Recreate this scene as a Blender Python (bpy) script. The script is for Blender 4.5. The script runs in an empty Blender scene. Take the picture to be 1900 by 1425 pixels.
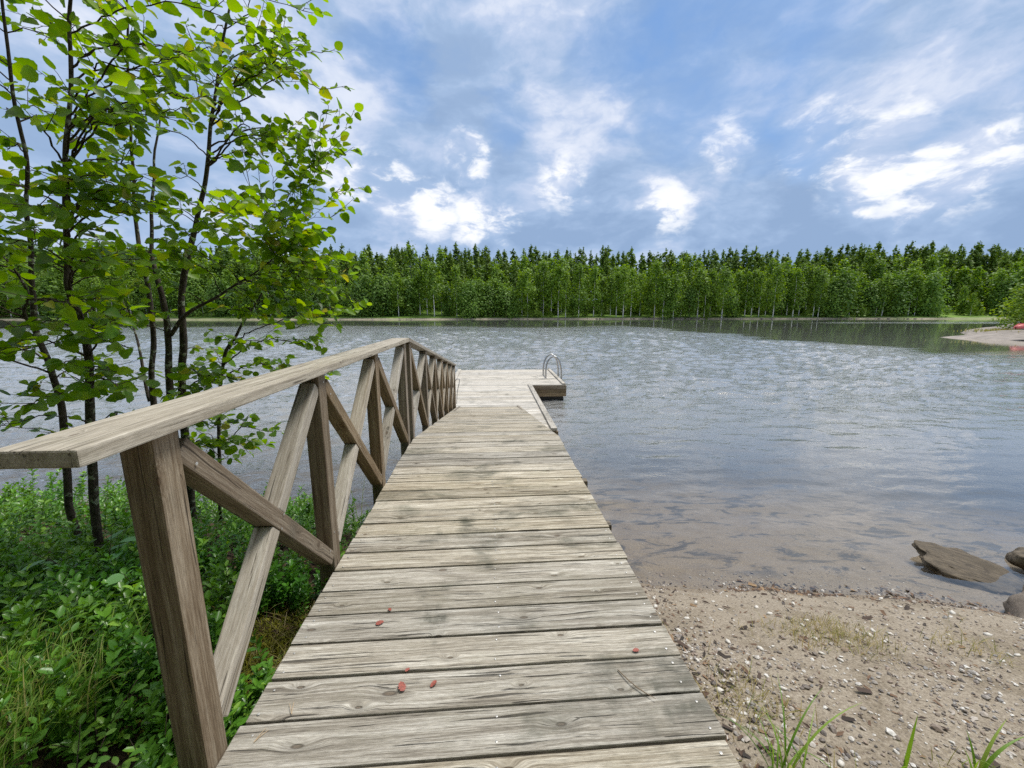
import bpy, bmesh, math, random
import numpy as np
from mathutils import Vector, Matrix, Euler, noise as mnoise
R = math.radians
random.seed(7); rng = np.random.default_rng(7)
S = bpy.context.scene
COL = S.collection

# ------------------------------------------------------------------ camera
CAM = (0.0, 0.0, 3.08)
cd = bpy.data.cameras.new('camera'); cam = bpy.data.objects.new('camera', cd); COL.objects.link(cam)
cam.location = CAM
cam.rotation_euler = (R(90 - 10.445), 0, R(-3.216))
cd.sensor_fit = 'HORIZONTAL'; cd.sensor_width = 36; cd.lens = 735 / 1900 * 36
cd.clip_start = 0.05; cd.clip_end = 3000
S.camera = cam
S.view_settings.view_transform = 'Standard'; S.view_settings.look = 'None'
S.view_settings.gamma = 1; S.view_settings.use_curve_mapping = False
S.view_settings.exposure = 0.82
S.cycles.use_denoising = False
S.cycles.sample_clamp_direct = 2.5; S.cycles.sample_clamp_indirect = 3
S.cycles.max_bounces = 8; S.cycles.transparent_max_bounces = 16

# ------------------------------------------------------------------ node helpers
class NT:
    def __init__(s, tree): s.t = tree; s.n = tree.nodes; s.l = tree.links
    def node(s, typ, **kw):
        n = s.n.new(typ)
        for k, v in kw.items(): setattr(n, k, v)
        return n
    def put(s, sock, v):
        if v is None: return
        if isinstance(v, bpy.types.NodeSocket): s.l.new(v, sock)
        else:
            if isinstance(v, (tuple, list)) and len(v) == 3 and sock.type == 'RGBA': v = (*v, 1)
            sock.default_value = v
    def math(s, op, a, b=None, c=None, clamp=False):
        n = s.node('ShaderNodeMath', operation=op, use_clamp=clamp)
        for i, v in enumerate((a, b, c)): s.put(n.inputs[i], v)
        return n.outputs[0]
    def vmath(s, op, a, b=None, scale=None):
        n = s.node('ShaderNodeVectorMath', operation=op)
        s.put(n.inputs[0], a); s.put(n.inputs[1], b)
        if scale is not None: s.put(n.inputs['Scale'], scale)
        return n.outputs['Value'] if op in ('DOT_PRODUCT', 'LENGTH', 'DISTANCE') else n.outputs['Vector']
    def sep(s, v):
        n = s.node('ShaderNodeSeparateXYZ'); s.put(n.inputs[0], v); return n.outputs
    def comb(s, x=0., y=0., z=0.):
        n = s.node('ShaderNodeCombineXYZ')
        for i, v in enumerate((x, y, z)): s.put(n.inputs[i], v)
        return n.outputs[0]
    def noise(s, vec, scale=1., detail=3., rough=.5, dist=0., dim='3D', col=False):
        n = s.node('ShaderNodeTexNoise', noise_dimensions=dim)
        s.put(n.inputs['Vector'], vec); s.put(n.inputs['Scale'], scale); s.put(n.inputs['Detail'], detail)
        s.put(n.inputs['Roughness'], rough); s.put(n.inputs['Distortion'], dist)
        return n.outputs['Color' if col else 'Fac']
    def rng(s, v, a, b, c=0., d=1., smooth=False):
        n = s.node('ShaderNodeMapRange', interpolation_type='SMOOTHSTEP' if smooth else 'LINEAR')
        s.put(n.inputs[0], v)
        for i, q in enumerate((a, b, c, d)): s.put(n.inputs[i + 1], q)
        return n.outputs[0]
    def mix(s, f, a, b, mode='MIX'):
        n = s.node('ShaderNodeMix', data_type='RGBA', blend_type=mode)
        s.put(n.inputs['Factor'], f)
        s.put(n.inputs[6], a); s.put(n.inputs[7], b)
        return n.outputs[2]
    def ramp(s, f, pts):
        n = s.node('ShaderNodeValToRGB'); s.put(n.inputs[0], f)
        e = n.color_ramp.elements
        while len(e) < len(pts): e.new(.5)
        for k, (p, c) in enumerate(pts): e[k].position = p; e[k].color = (*c, 1)
        return n.outputs[0]
    def bump(s, h, strength=.5, dist=.01, normal=None):
        n = s.node('ShaderNodeBump'); s.put(n.inputs['Height'], h)
        s.put(n.inputs['Strength'], strength); s.put(n.inputs['Distance'], dist)
        if normal is not None: s.put(n.inputs['Normal'], normal)
        return n.outputs[0]

def material(name):
    m = bpy.data.materials.new(name); m.use_nodes = True
    nt = NT(m.node_tree); nt.n.clear()
    out = nt.node('ShaderNodeOutputMaterial')
    return m, nt, out
def principled(nt, out, col, rough=.6, normal=None, metallic=0., spec=.5):
    p = nt.node('ShaderNodeBsdfPrincipled')
    nt.put(p.inputs['Base Color'], col); nt.put(p.inputs['Roughness'], rough); nt.put(p.inputs['Metallic'], metallic)
    nt.put(p.inputs['Specular IOR Level'], spec)
    if normal is not None: nt.put(p.inputs['Normal'], normal)
    if out is not None: nt.l.new(p.outputs[0], out.inputs['Surface'])
    return p

# ------------------------------------------------------------------ sky and sun
PITCH, YAW = R(10.445), R(3.216)
def pixdir(x, y):
    """direction in the place that a point of the photograph looks along"""
    fw = Vector((math.sin(YAW) * math.cos(PITCH), math.cos(YAW) * math.cos(PITCH), -math.sin(PITCH)))
    r = Vector((math.cos(YAW), -math.sin(YAW), 0)); u = r.cross(fw)
    return fw + r * ((x - 950) / 735) - u * ((y - 712.5) / 735)
SUN_EL, SUN_AZ = R(64), R(62)       # azimuth clockwise from +Y (over the lake, to the right)
W = bpy.data.worlds.new('World'); S.world = W; W.use_nodes = True
wt = NT(W.node_tree); wt.n.clear()
wo = wt.node('ShaderNodeOutputWorld'); bg = wt.node('ShaderNodeBackground')
wt.l.new(bg.outputs[0], wo.inputs[0]); bg.inputs[1].default_value = 0.1
sky = wt.node('ShaderNodeTexSky', sky_type='NISHITA'); sky.sun_disc = False
sky.sun_elevation = SUN_EL; sky.sun_rotation = SUN_AZ; sky.air_density = 1.0; sky.dust_density = .6; sky.ozone_density = 2.0
dirv = wt.node('ShaderNodeTexCoord').outputs['Generated']
dx, dy, dz = wt.sep(dirv)
dst = wt.comb(wt.math('ARCTAN2', dx, dy), wt.math('MULTIPLY', wt.math('ARCSINE', dz), 1.9), 0.)
wp = wt.vmath('SCALE', wt.vmath('SUBTRACT', wt.noise(dst, 3.2, 4, .55, col=True), (.5, .5, .5)), scale=.16)
dsw = wt.vmath('ADD', dst, wp)
nb = wt.rng(wt.noise(wt.vmath('ADD', dsw, (3.1, 1.7, 0)), 2.1, 5, .5), .3, .7)
nm = wt.rng(wt.noise(wt.vmath('ADD', dsw, (9.4, 5.2, 3)), 5.2, 6, .55), .3, .7)
nf = wt.rng(wt.noise(wt.vmath('ADD', dsw, (1.4, 8.2, 6)), 13., 6, .6), .3, .7)
dw = wt.vmath('NORMALIZE', wt.vmath('ADD', dirv, wt.vmath('ADD', wt.vmath('SCALE', wt.vmath('SUBTRACT', wt.noise(dst, 4.2, 6, .6, col=True), (.5, .5, .5)), scale=.13),
                                                          wt.vmath('SCALE', wt.vmath('SUBTRACT', wt.noise(dst, 18., 5, .6, col=True), (.5, .5, .5)), scale=.06))))
def blob(px, py, r0, r1):
    d = pixdir(px, py).normalized()
    return wt.rng(wt.vmath('DOT_PRODUCT', dw, tuple(d)), math.cos(R(r1)), math.cos(R(r0)), 0, 1, True)
def union(bl):
    o = bl[0]
    for b in bl[1:]: o = wt.math('MAXIMUM', o, b)
    return o
hole = union([blob(1330, 90, 2, 17), blob(1130, 150, 1, 11), blob(1500, 140, 1, 10), blob(1870, 190, 1, 8), blob(960, 215, 0, 6), blob(1540, 225, 0, 7), blob(700, 120, 0, 8)])
bright = union([blob(650, 325, .2, 4.4), blob(730, 350, .2, 4.6), blob(800, 378, .2, 4.6), blob(880, 404, .2, 4.2), blob(930, 415, .1, 2.6), blob(1040, 345, .2, 4.2), blob(870, 290, .1, 3.4), blob(1230, 385, .2, 4.5), blob(1350, 255, .1, 3),
                blob(1510, 285, .2, 4.4), blob(1600, 315, .2, 5.5), blob(1720, 320, .2, 6), blob(1800, 300, .2, 5), blob(1680, 265, .2, 4), blob(1600, 370, .2, 3.5)])
soft = union([blob(960, 40, 3, 17), blob(200, 120, 12, 36), blob(1640, 160, 1, 10), blob(1870, 60, 1, 7), blob(1850, 215, 1, 7), blob(1250, 240, 2, 11), blob(1050, 250, 1, 9)])
cover = wt.math('ADD', wt.rng(nb, .1, .6, .5, 1.), wt.math('MULTIPLY', wt.math('SUBTRACT', nm, .5), .6))
cover = wt.math('ADD', cover, wt.math('MULTIPLY', soft, .5))
cover = wt.math('ADD', cover, wt.rng(dz, .05, .34, .7, 0, True))
cover = wt.math('SUBTRACT', wt.math('ADD', cover, .2), wt.math('MULTIPLY', hole, .72), clamp=True)
body = wt.rng(wt.math('ADD', wt.math('MULTIPLY', nm, .62), wt.math('ADD', wt.math('MULTIPLY', nf, .20), wt.math('MULTIPLY', nb, .28))), .24, .92, 0, 1, True)
shade = wt.math('ADD', wt.math('MULTIPLY', body, .75), wt.math('ADD', wt.math('MULTIPLY', soft, .16), wt.math('MULTIPLY', bright, .26)))
shade = wt.math('SUBTRACT', shade, wt.math('MULTIPLY', wt.rng(dz, .05, .16, .2, 1, True), wt.rng(dz, .16, .4, .05, 0, True)), clamp=True)
ccol = wt.ramp(shade, [(.05, (1.7, 2.45, 3.75)), (.35, (2.2, 3.0, 4.35)), (.65, (3.1, 3.7, 4.9)), (.92, (4.6, 4.9, 5.6))])
white = wt.math('MULTIPLY', bright, wt.rng(wt.math('ADD', wt.math('MULTIPLY', nf, .7), wt.math('MULTIPLY', nm, .5)), .50, .82, 0, 1, True), clamp=True)
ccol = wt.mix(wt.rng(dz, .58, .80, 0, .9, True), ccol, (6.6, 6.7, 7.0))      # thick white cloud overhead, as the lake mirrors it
ccol = wt.mix(white, ccol, (5.9, 6.0, 6.2))
blue = wt.mix(.65, sky.outputs[0], (.8, 1.85, 3.9))
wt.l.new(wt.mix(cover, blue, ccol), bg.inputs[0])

sl = bpy.data.lights.new('sun', 'SUN'); sun = bpy.data.objects.new('sun', sl); COL.objects.link(sun)
sl.energy = 2.3; sl.angle = R(18); sl.color = (1, .965, .9)
sdir = Vector((math.sin(SUN_AZ) * math.cos(SUN_EL), math.cos(SUN_AZ) * math.cos(SUN_EL), math.sin(SUN_EL)))
sun.rotation_euler = (-sdir).to_track_quat('-Z', 'Y').to_euler()

# ------------------------------------------------------------------ object helpers
def tag(o, label=None, cat=None, group=None, kind=None):
    if label: o['label'] = label
    if cat: o['category'] = cat
    if group: o['group'] = group
    if kind: o['kind'] = kind
    return o
def link(name, me, parent=None, mat=None, loc=None, rot=None, mtx=None):
    o = bpy.data.objects.new(name, me); COL.objects.link(o)
    if parent is not None: o.parent = parent
    if mat is not None and me is not None and not me.materials: me.materials.append(mat)
    if mtx is not None: o.matrix_basis = mtx
    else:
        if loc is not None: o.location = loc
        if rot is not None: o.rotation_euler = rot
    return o
def empty(name, loc, rz=0.):
    o = bpy.data.objects.new(name, None); COL.objects.link(o)
    o.empty_display_size = .1; o.location = loc; o.rotation_euler = (0, 0, rz)
    return o
def mesh_from(name, V, F, mat=None, smooth=False, rnd=None):
    me = bpy.data.meshes.new(name)
    me.from_pydata([tuple(v) for v in V], [], [tuple(int(i) for i in f) for f in F])
    if rnd is not None:
        a = me.attributes.new('rnd', 'FLOAT', 'POINT'); a.data.foreach_set('value', np.asarray(rnd, dtype=np.float32))
    if smooth: me.polygons.foreach_set('use_smooth', [True] * len(me.polygons))
    if mat: me.materials.append(mat)
    me.update(); return me
def join(parts):
    """parts: list of (V Nx3, F list/array MxK) -> V, F, per-vertex part index"""
    Vs, Fs, ids, off = [], [], [], 0
    for k, (V, F) in enumerate(parts):
        V = np.asarray(V, float); Vs.append(V); ids.append(np.full(len(V), k))
        Fs.extend([tuple(int(i) + off for i in f) for f in F]); off += len(V)
    return np.concatenate(Vs), Fs, np.concatenate(ids)
def board(L, Wd, T, bev=.004, mat=None, name='board', taper=None):
    """board with its length along local X, centred, eased edges"""
    bm = bmesh.new(); bmesh.ops.create_cube(bm, size=1)
    for v in bm.verts: v.co = Vector((v.co.x * L, v.co.y * Wd, v.co.z * T))
    bmesh.ops.bevel(bm, geom=list(bm.edges), offset=bev, segments=2, affect='EDGES', profile=.6)
    me = bpy.data.meshes.new(name); bm.to_mesh(me); bm.free()
    me.polygons.foreach_set('use_smooth', [False] * len(me.polygons))
    if mat: me.materials.append(mat)
    return me
def beam_matrix(a, b, up=Vector((0, 0, 1)), origin=Vector((0, 0, 0))):
    """matrix that lays a board (length on X) from a to b, its thickness axis near `up`"""
    a, b = Vector(a), Vector(b); x = (b - a).normalized()
    y = up.cross(x).normalized(); z = x.cross(y)
    m = Matrix((x, y, z)).transposed().to_4x4(); m.translation = (a + b) / 2 - origin
    return m
def tube(path, radii, sides=7, cap=True):
    P = [Vector(p) for p in path]; V, F = [], []
    n = len(P); ref = Vector((.31, .77, .55)).normalized()
    for i, p in enumerate(P):
        t = (P[min(i + 1, n - 1)] - P[max(i - 1, 0)]).normalized()
        a = t.cross(ref)
        if a.length < .05: a = t.cross(Vector((1, 0, 0)))
        a.normalize(); b = t.cross(a)
        for k in range(sides):
            w = 2 * math.pi * k / sides
            V.append(p + (a * math.cos(w) + b * math.sin(w)) * radii[i])
    for i in range(n - 1):
        for k in range(sides):
            k2 = (k + 1) % sides
            F.append((i * sides + k, i * sides + k2, (i + 1) * sides + k2, (i + 1) * sides + k))
    if cap:
        F.append(tuple(range(sides - 1, -1, -1))); F.append(tuple((n - 1) * sides + k for k in range(sides)))
    return np.array([tuple(v) for v in V]), F
def spline(pts, n):
    """Catmull-Rom through pts, n samples"""
    P = [Vector(p) for p in pts]; P = [P[0] * 2 - P[1]] + P + [P[-1] * 2 - P[-2]]
    out = []; m = len(P) - 3
    for k in range(n):
        u = k / (n - 1) * m; i = min(int(u), m - 1); t = u - i
        a, b, c, d = P[i:i + 4]
        out.append(.5 * ((2 * b) + (c - a) * t + (2 * a - 5 * b + 4 * c - d) * t * t + (3 * b - a - 3 * c + d) * t ** 3))
    return out

# ------------------------------------------------------------------ materials
def attr_rnd(nt):
    """a number per leaf or thing: the object's own random plus the per-piece attribute"""
    oi = nt.node('ShaderNodeObjectInfo').outputs['Random']
    at = nt.node('ShaderNodeAttribute', attribute_name='rnd').outputs['Fac']
    return nt.math('FRACT', nt.math('ADD', oi, at))

def wood(name, dark, mid, light, stain=.5, rough=.78, bump=.5, green=0.):
    m, nt, out = material(name)
    oi = nt.node('ShaderNodeObjectInfo'); rnd = oi.outputs['Random']
    oc = nt.node('ShaderNodeTexCoord').outputs['Object']
    p = nt.vmath('ADD', oc, nt.comb(nt.math('MULTIPLY', rnd, 61.), nt.math('MULTIPLY', rnd, 23.7), nt.math('MULTIPLY', rnd, 11.3)))
    x, y, z = nt.sep(p)
    yz = nt.math('ADD', y, nt.math('MULTIPLY', z, .7))
    vor = nt.node('ShaderNodeTexVoronoi', voronoi_dimensions='2D', feature='F1')
    nt.put(vor.inputs['Vector'], nt.comb(nt.math('MULTIPLY', x, 3.2), nt.math('MULTIPLY', yz, 9.), 0.)); nt.put(vor.inputs['Scale'], 1.)
    cr, cg, _ = nt.sep(vor.outputs['Color']); d = nt.math('MULTIPLY', vor.outputs['Distance'], nt.rng(cg, 0, 1, .8, 2.4))
    has = nt.math('GREATER_THAN', cr, .52)
    near = nt.math('MULTIPLY', nt.rng(d, .0, .42, 1, 0, True), has)
    wob = nt.noise(nt.comb(nt.math('MULTIPLY', x, 2.2), nt.math('MULTIPLY', y, 6.), z), 1., 2, .5)
    y2 = nt.math('ADD', nt.math('ADD', y, nt.math('MULTIPLY', near, .022)), nt.math('MULTIPLY', wob, .025))
    fine = nt.noise(nt.comb(nt.math('MULTIPLY', x, 5.), nt.math('MULTIPLY', y2, 190.), nt.math('MULTIPLY', z, 190.)), 1., 5, .62)
    streak = nt.noise(nt.comb(nt.math('MULTIPLY', x, 1.6), nt.math('MULTIPLY', y2, 46.), nt.math('MULTIPLY', z, 46.)), 1., 5, .6)
    fibre = nt.noise(nt.comb(nt.math('MULTIPLY', x, 30.), nt.math('MULTIPLY', y2, 420.), nt.math('MULTIPLY', z, 420.)), 1., 3, .6)
    g = nt.math('ADD', nt.math('MULTIPLY', fine, .5), nt.math('MULTIPLY', streak, .5))
    col = nt.ramp(g, [(.32, dark), (.47, mid), (.64, light)])
    # cracks along the grain
    crack = nt.noise(nt.comb(nt.math('MULTIPLY', x, 2.4), nt.math('MULTIPLY', y2, 95.), nt.math('MULTIPLY', z, 60.)), 1., 3, .5)
    cm = nt.rng(crack, .325, .375, 1, 0, True)
    col = nt.mix(nt.math('MULTIPLY', cm, .75), col, tuple(c * .22 for c in dark))
    col = nt.mix(nt.rng(fibre, .3, .62, .45, 0.), col, tuple(c * .6 for c in dark))
    # knots
    ring = nt.math('SINE', nt.math('MULTIPLY', d, 70.))
    km = nt.math('MULTIPLY', nt.rng(d, .05, .10, 1, 0, True), has)
    col = nt.mix(nt.math('MULTIPLY', km, .92), col, nt.mix(nt.rng(ring, -1, 1), (.05, .03, .018), (.17, .11, .06)))
    halo = nt.math('MULTIPLY', nt.rng(d, .1, .34, 1, 0, True), has)
    col = nt.mix(nt.math('MULTIPLY', halo, nt.math('MULTIPLY', streak, .6)), col, tuple(c * .55 for c in mid))
    # weather stains run over several pieces
    gp = nt.node('ShaderNodeNewGeometry').outputs['Position']
    st = nt.noise(gp, 1.9, 5, .62, .6)
    st2 = nt.noise(nt.vmath('MULTIPLY', gp, (3., 9., 9.)), 1.5, 5, .65)
    sm = nt.math('MULTIPLY', nt.rng(st, .50, .68, 0, 1, True), nt.rng(st2, .38, .62, .2, 1))
    col = nt.mix(nt.math('MULTIPLY', sm, stain), col, (.085, .085, .066))
    if green: col = nt.mix(nt.math('MULTIPLY', nt.rng(st2, .45, .7, 0, 1, True), green), col, (.13, .125, .05))
    v = nt.rng(nt.math('FRACT', nt.math('MULTIPLY', rnd, 17.3)), 0, 1, .8, 1.15)
    hsv = nt.node('ShaderNodeHueSaturation'); nt.put(hsv.inputs['Value'], v); nt.put(hsv.inputs['Color'], col)
    nt.put(hsv.inputs['Saturation'], nt.rng(rnd, 0, 1, .75, 1.2))
    h = nt.math('SUBTRACT', nt.math('ADD', nt.math('MULTIPLY', g, 1.), nt.math('MULTIPLY', fibre, .3)), nt.math('MULTIPLY', cm, .7))
    h = nt.math('SUBTRACT', h, nt.math('MULTIPLY', km, .5))
    principled(nt, out, hsv.outputs[0], rough, nt.bump(h, bump, .006), spec=.3)
    return m
M = {}
M['deck'] = wood('weathered_deck', (.08, .061, .04), (.345, .30, .228), (.66, .615, .52), .9, bump=1.2, green=.16)
M['pontoon'] = wood('pontoon_deck', (.22, .195, .155), (.50, .46, .395), (.72, .68, .61), .55, bump=.5)
M['rail'] = wood('rail_wood', (.17, .14, .095), (.36, .31, .235), (.52, .47, .38), .3, bump=.4, green=.15)
M['post'] = wood('post_wood', (.085, .055, .03), (.20, .148, .095), (.36, .30, .22), .35, bump=.3)
M['brace'] = wood('brace_wood', (.2, .165, .12), (.40, .355, .29), (.56, .52, .45), .25, bump=.3)
M['beam'] = wood('beam_wood', (.07, .055, .04), (.17, .14, .10), (.28, .24, .19), .5)

def leafmat(name, cols, trans=.45, rough=.45, spots=False):
    m, nt, out = material(name)
    r = attr_rnd(nt)
    col = nt.ramp(r, cols)
    pos = nt.node('ShaderNodeNewGeometry').outputs['Position']
    nz = nt.noise(pos, 45. if spots else 2.0, 3, .6)
    col = nt.mix(nt.rng(nz, .35, .7, 0, .35), col, nt.mix(.5, col, (.30, .28, .03)))
    if spots:
        sp = nt.noise(pos, 170., 2, .5)
        col = nt.mix(nt.rng(sp, .68, .74, 0, .5), col, (.18, .10, .03))
    p = principled(nt, None, col, rough, spec=.4)
    tr = nt.node('ShaderNodeBsdfTranslucent')
    hs = nt.node('ShaderNodeHueSaturation'); nt.put(hs.inputs['Color'], col); nt.put(hs.inputs['Value'], 1.7); nt.put(hs.inputs['Hue'], .485); nt.put(hs.inputs['Saturation'], 1.1)
    nt.l.new(hs.outputs[0], tr.inputs['Color'])
    mx = nt.node('ShaderNodeMixShader'); mx.inputs[0].default_value = trans
    nt.l.new(p.outputs[0], mx.inputs[1]); nt.l.new(tr.outputs[0], mx.inputs[2])
    nt.l.new(mx.outputs[0], out.inputs['Surface'])
    return m
M['alder'] = leafmat('alder_leaf', [(0, (.045, .12, .008)), (.4, (.085, .205, .011)), (.75, (.135, .275, .015)), (.93, (.21, .35, .02)), (1, (.26, .25, .03))], .55, .42, True)
M['lingon'] = leafmat('lingonberry_leaf', [(0, (.04, .13, .016)), (.5, (.085, .25, .026)), (.85, (.14, .34, .035)), (1, (.22, .4, .05))], .25, .32)
M['bilberry'] = leafmat('bilberry_leaf', [(0, (.07, .2, .03)), (.5, (.12, .3, .04)), (1, (.2, .37, .06))], .4, .45)
M['seedling'] = leafmat('seedling_leaf', [(0, (.07, .2, .07)), (1, (.13, .3, .1))], .3, .5)
M['grass'] = leafmat('grass_blade', [(0, (.07, .17, .02)), (.5, (.13, .27, .03)), (.85, (.2, .33, .05)), (1, (.34, .3, .12))], .4, .5)
M['dry'] = leafmat('dry_grass', [(0, (.12, .16, .03)), (.4, (.25, .22, .06)), (.7, (.36, .29, .13)), (1, (.45, .38, .22))], .3, .6)
M['moss'] = leafmat('moss', [(0, (.10, .13, .012)), (.6, (.22, .22, .02)), (1, (.33, .30, .03))], .3, .7)
M['birchleaf'] = leafmat('birch_foliage', [(0, (.055, .125, .010)), (.4, (.10, .21, .014)), (.8, (.15, .28, .02)), (1, (.2, .33, .025))], .35, .6)
M['willow'] = leafmat('willow_foliage', [(0, (.05, .125, .018)), (.5, (.085, .195, .024)), (1, (.14, .26, .03))], .35, .6)
M['pineleaf'] = leafmat('conifer_foliage', [(0, (.05, .105, .010)), (.5, (.09, .175, .014)), (1, (.14, .235, .018))], .2, .65)
M['shoreleaf'] = leafmat('bush_foliage', [(0, (.08, .17, .015)), (1, (.19, .3, .025))], .35, .6)

def simple(name, col, rough=.6, nscale=8., amt=.3, bump=0., metallic=0., detail=4, bdist=.01):
    m, nt, out = material(name)
    oc = nt.node('ShaderNodeTexCoord').outputs['Object']
    n = nt.noise(oc, nscale, detail, .6)
    c = nt.mix(nt.rng(n, .3, .7, 0, 1), tuple(v * (1 - amt) for v in col), tuple(min(1, v * (1 + amt)) for v in col))
    principled(nt, out, c, rough, nt.bump(n, bump, bdist) if bump else None, metallic)
    return m
M['steel'] = simple('stainless_steel', (.48, .48, .48), .3, 30, .12, 0, 1.)
M['nail'] = simple('galvanised_nail', (.42, .41, .39), .5, 60, .3, 0, .6)
M['float'] = simple('black_float', (.012, .012, .013), .5, 5, .3)
M['redleaf'] = simple('fallen_red_leaf', (.24, .06, .04), .6, 90, .5)
M['twig'] = simple('dry_twig', (.2, .15, .1), .8, 40, .3, .3)
M['needle'] = simple('pine_needle', (.45, .33, .2), .7, 40, .2)
M['redboat'] = simple('faded_red_hull', (.62, .13, .12), .45, 3, .15)
M['roof'] = simple('dark_sheet_roof', (.09, .12, .12), .35, 2, .2)
M['cottage'] = simple('dark_brown_boards', (.05, .035, .025), .7, 3, .3)
M['pane'] = simple('window_glass', (.03, .04, .05), .05, 3, .1)
M['frame'] = simple('white_frame', (.7, .7, .68), .5, 3, .05)
def bark(name, a, b, lichen, lam=.5):
    m, nt, out = material(name)
    oc = nt.node('ShaderNodeTexCoord').outputs['Object']
    n = nt.noise(nt.vmath('MULTIPLY', oc, (1, 1, .5)), 55, 5, .65)
    c = nt.mix(nt.rng(n, .35, .65), a, b)
    rings = nt.noise(nt.vmath('MULTIPLY', oc, (.15, .15, 1)), 70, 3, .5)
    c = nt.mix(nt.rng(rings, .55, .68, 0, .45), c, b)
    l = nt.noise(oc, 24, 4, .6)
    c = nt.mix(nt.math('MULTIPLY', nt.rng(l, .56, .64, 0, 1, True), lam), c, lichen)
    principled(nt, out, c, .85, nt.bump(nt.math('ADD', n, nt.rng(l, .5, .7)), .6, .006), spec=.2)
    return m
M['bark'] = bark('alder_bark', (.028, .022, .017), (.085, .07, .055), (.26, .29, .22), .85)
M['twigs'] = bark('alder_twig', (.03, .02, .015), (.08, .06, .045), (.15, .15, .1), .3)
M['birchbark'] = bark('birch_bark', (.55, .53, .49), (.76, .74, .7), (.06, .05, .05), .5)
M['pinebark'] = bark('pine_bark', (.10, .055, .03), (.2, .12, .07), (.06, .05, .04), .3)
def rockmat(name, a, b, c3, streak=(1, 1, 1)):
    m, nt, out = material(name)
    oc = nt.node('ShaderNodeTexCoord').outputs['Object']
    sv = nt.vmath('MULTIPLY', oc, streak)
    n = nt.noise(sv, 9, 8, .66); n2 = nt.noise(sv, 2.2, 5, .6); n3 = nt.noise(sv, 45, 5, .7)
    c = nt.mix(nt.rng(n, .36, .64), a, b)
    c = nt.mix(nt.rng(n2, .5, .68, 0, .8, True), c, c3)
    c = nt.mix(nt.rng(n3, .6, .75, 0, .5), c, tuple(min(1, v * 1.9) for v in b))
    h = nt.math('ADD', nt.math('MULTIPLY', n, .7), nt.math('MULTIPLY', n3, .35))
    principled(nt, out, c, .72, nt.bump(h, .7, .03), spec=.35)
    return m
M['rock'] = rockmat('brown_rock', (.045, .034, .022), (.14, .11, .073), (.06, .046, .028), (1, 3, 3))
M['rock2'] = rockmat('grey_brown_rock', (.09, .072, .055), (.19, .155, .125), (.11, .09, .07))
M['slab'] = rockmat('pale_granite', (.14, .12, .10), (.29, .25, .215), (.12, .10, .08), (.08, .22, .22))

def pebblemat():
    m, nt, out = material('pebble_stone')
    r = attr_rnd(nt)
    c = nt.ramp(r, [(0, (.07, .06, .055)), (.2, (.16, .13, .105)), (.4, (.27, .2, .15)), (.55, (.2, .195, .19)), (.72, (.36, .31, .26)), (.88, (.5, .47, .43)), (1, (.66, .64, .6))])
    n = nt.noise(nt.node('ShaderNodeTexCoord').outputs['Object'], 90, 4, .6)
    c = nt.mix(nt.rng(n, .35, .7, 0, .35), c, (.12, .1, .085))
    principled(nt, out, c, .65, nt.bump(n, .3, .003))
    return m
M['pebble'] = pebblemat()
M['whitestone'] = simple('pale_pebble', (.55, .52, .47), .6, 60, .2, .2)
def litter():
    m, nt, out = material('bark_litter')
    c = nt.ramp(attr_rnd(nt), [(0, (.02, .014, .01)), (.5, (.06, .035, .022)), (.8, (.14, .08, .045)), (1, (.26, .17, .09))])
    principled(nt, out, c, .8)
    return m
M['litter'] = litter()

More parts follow.
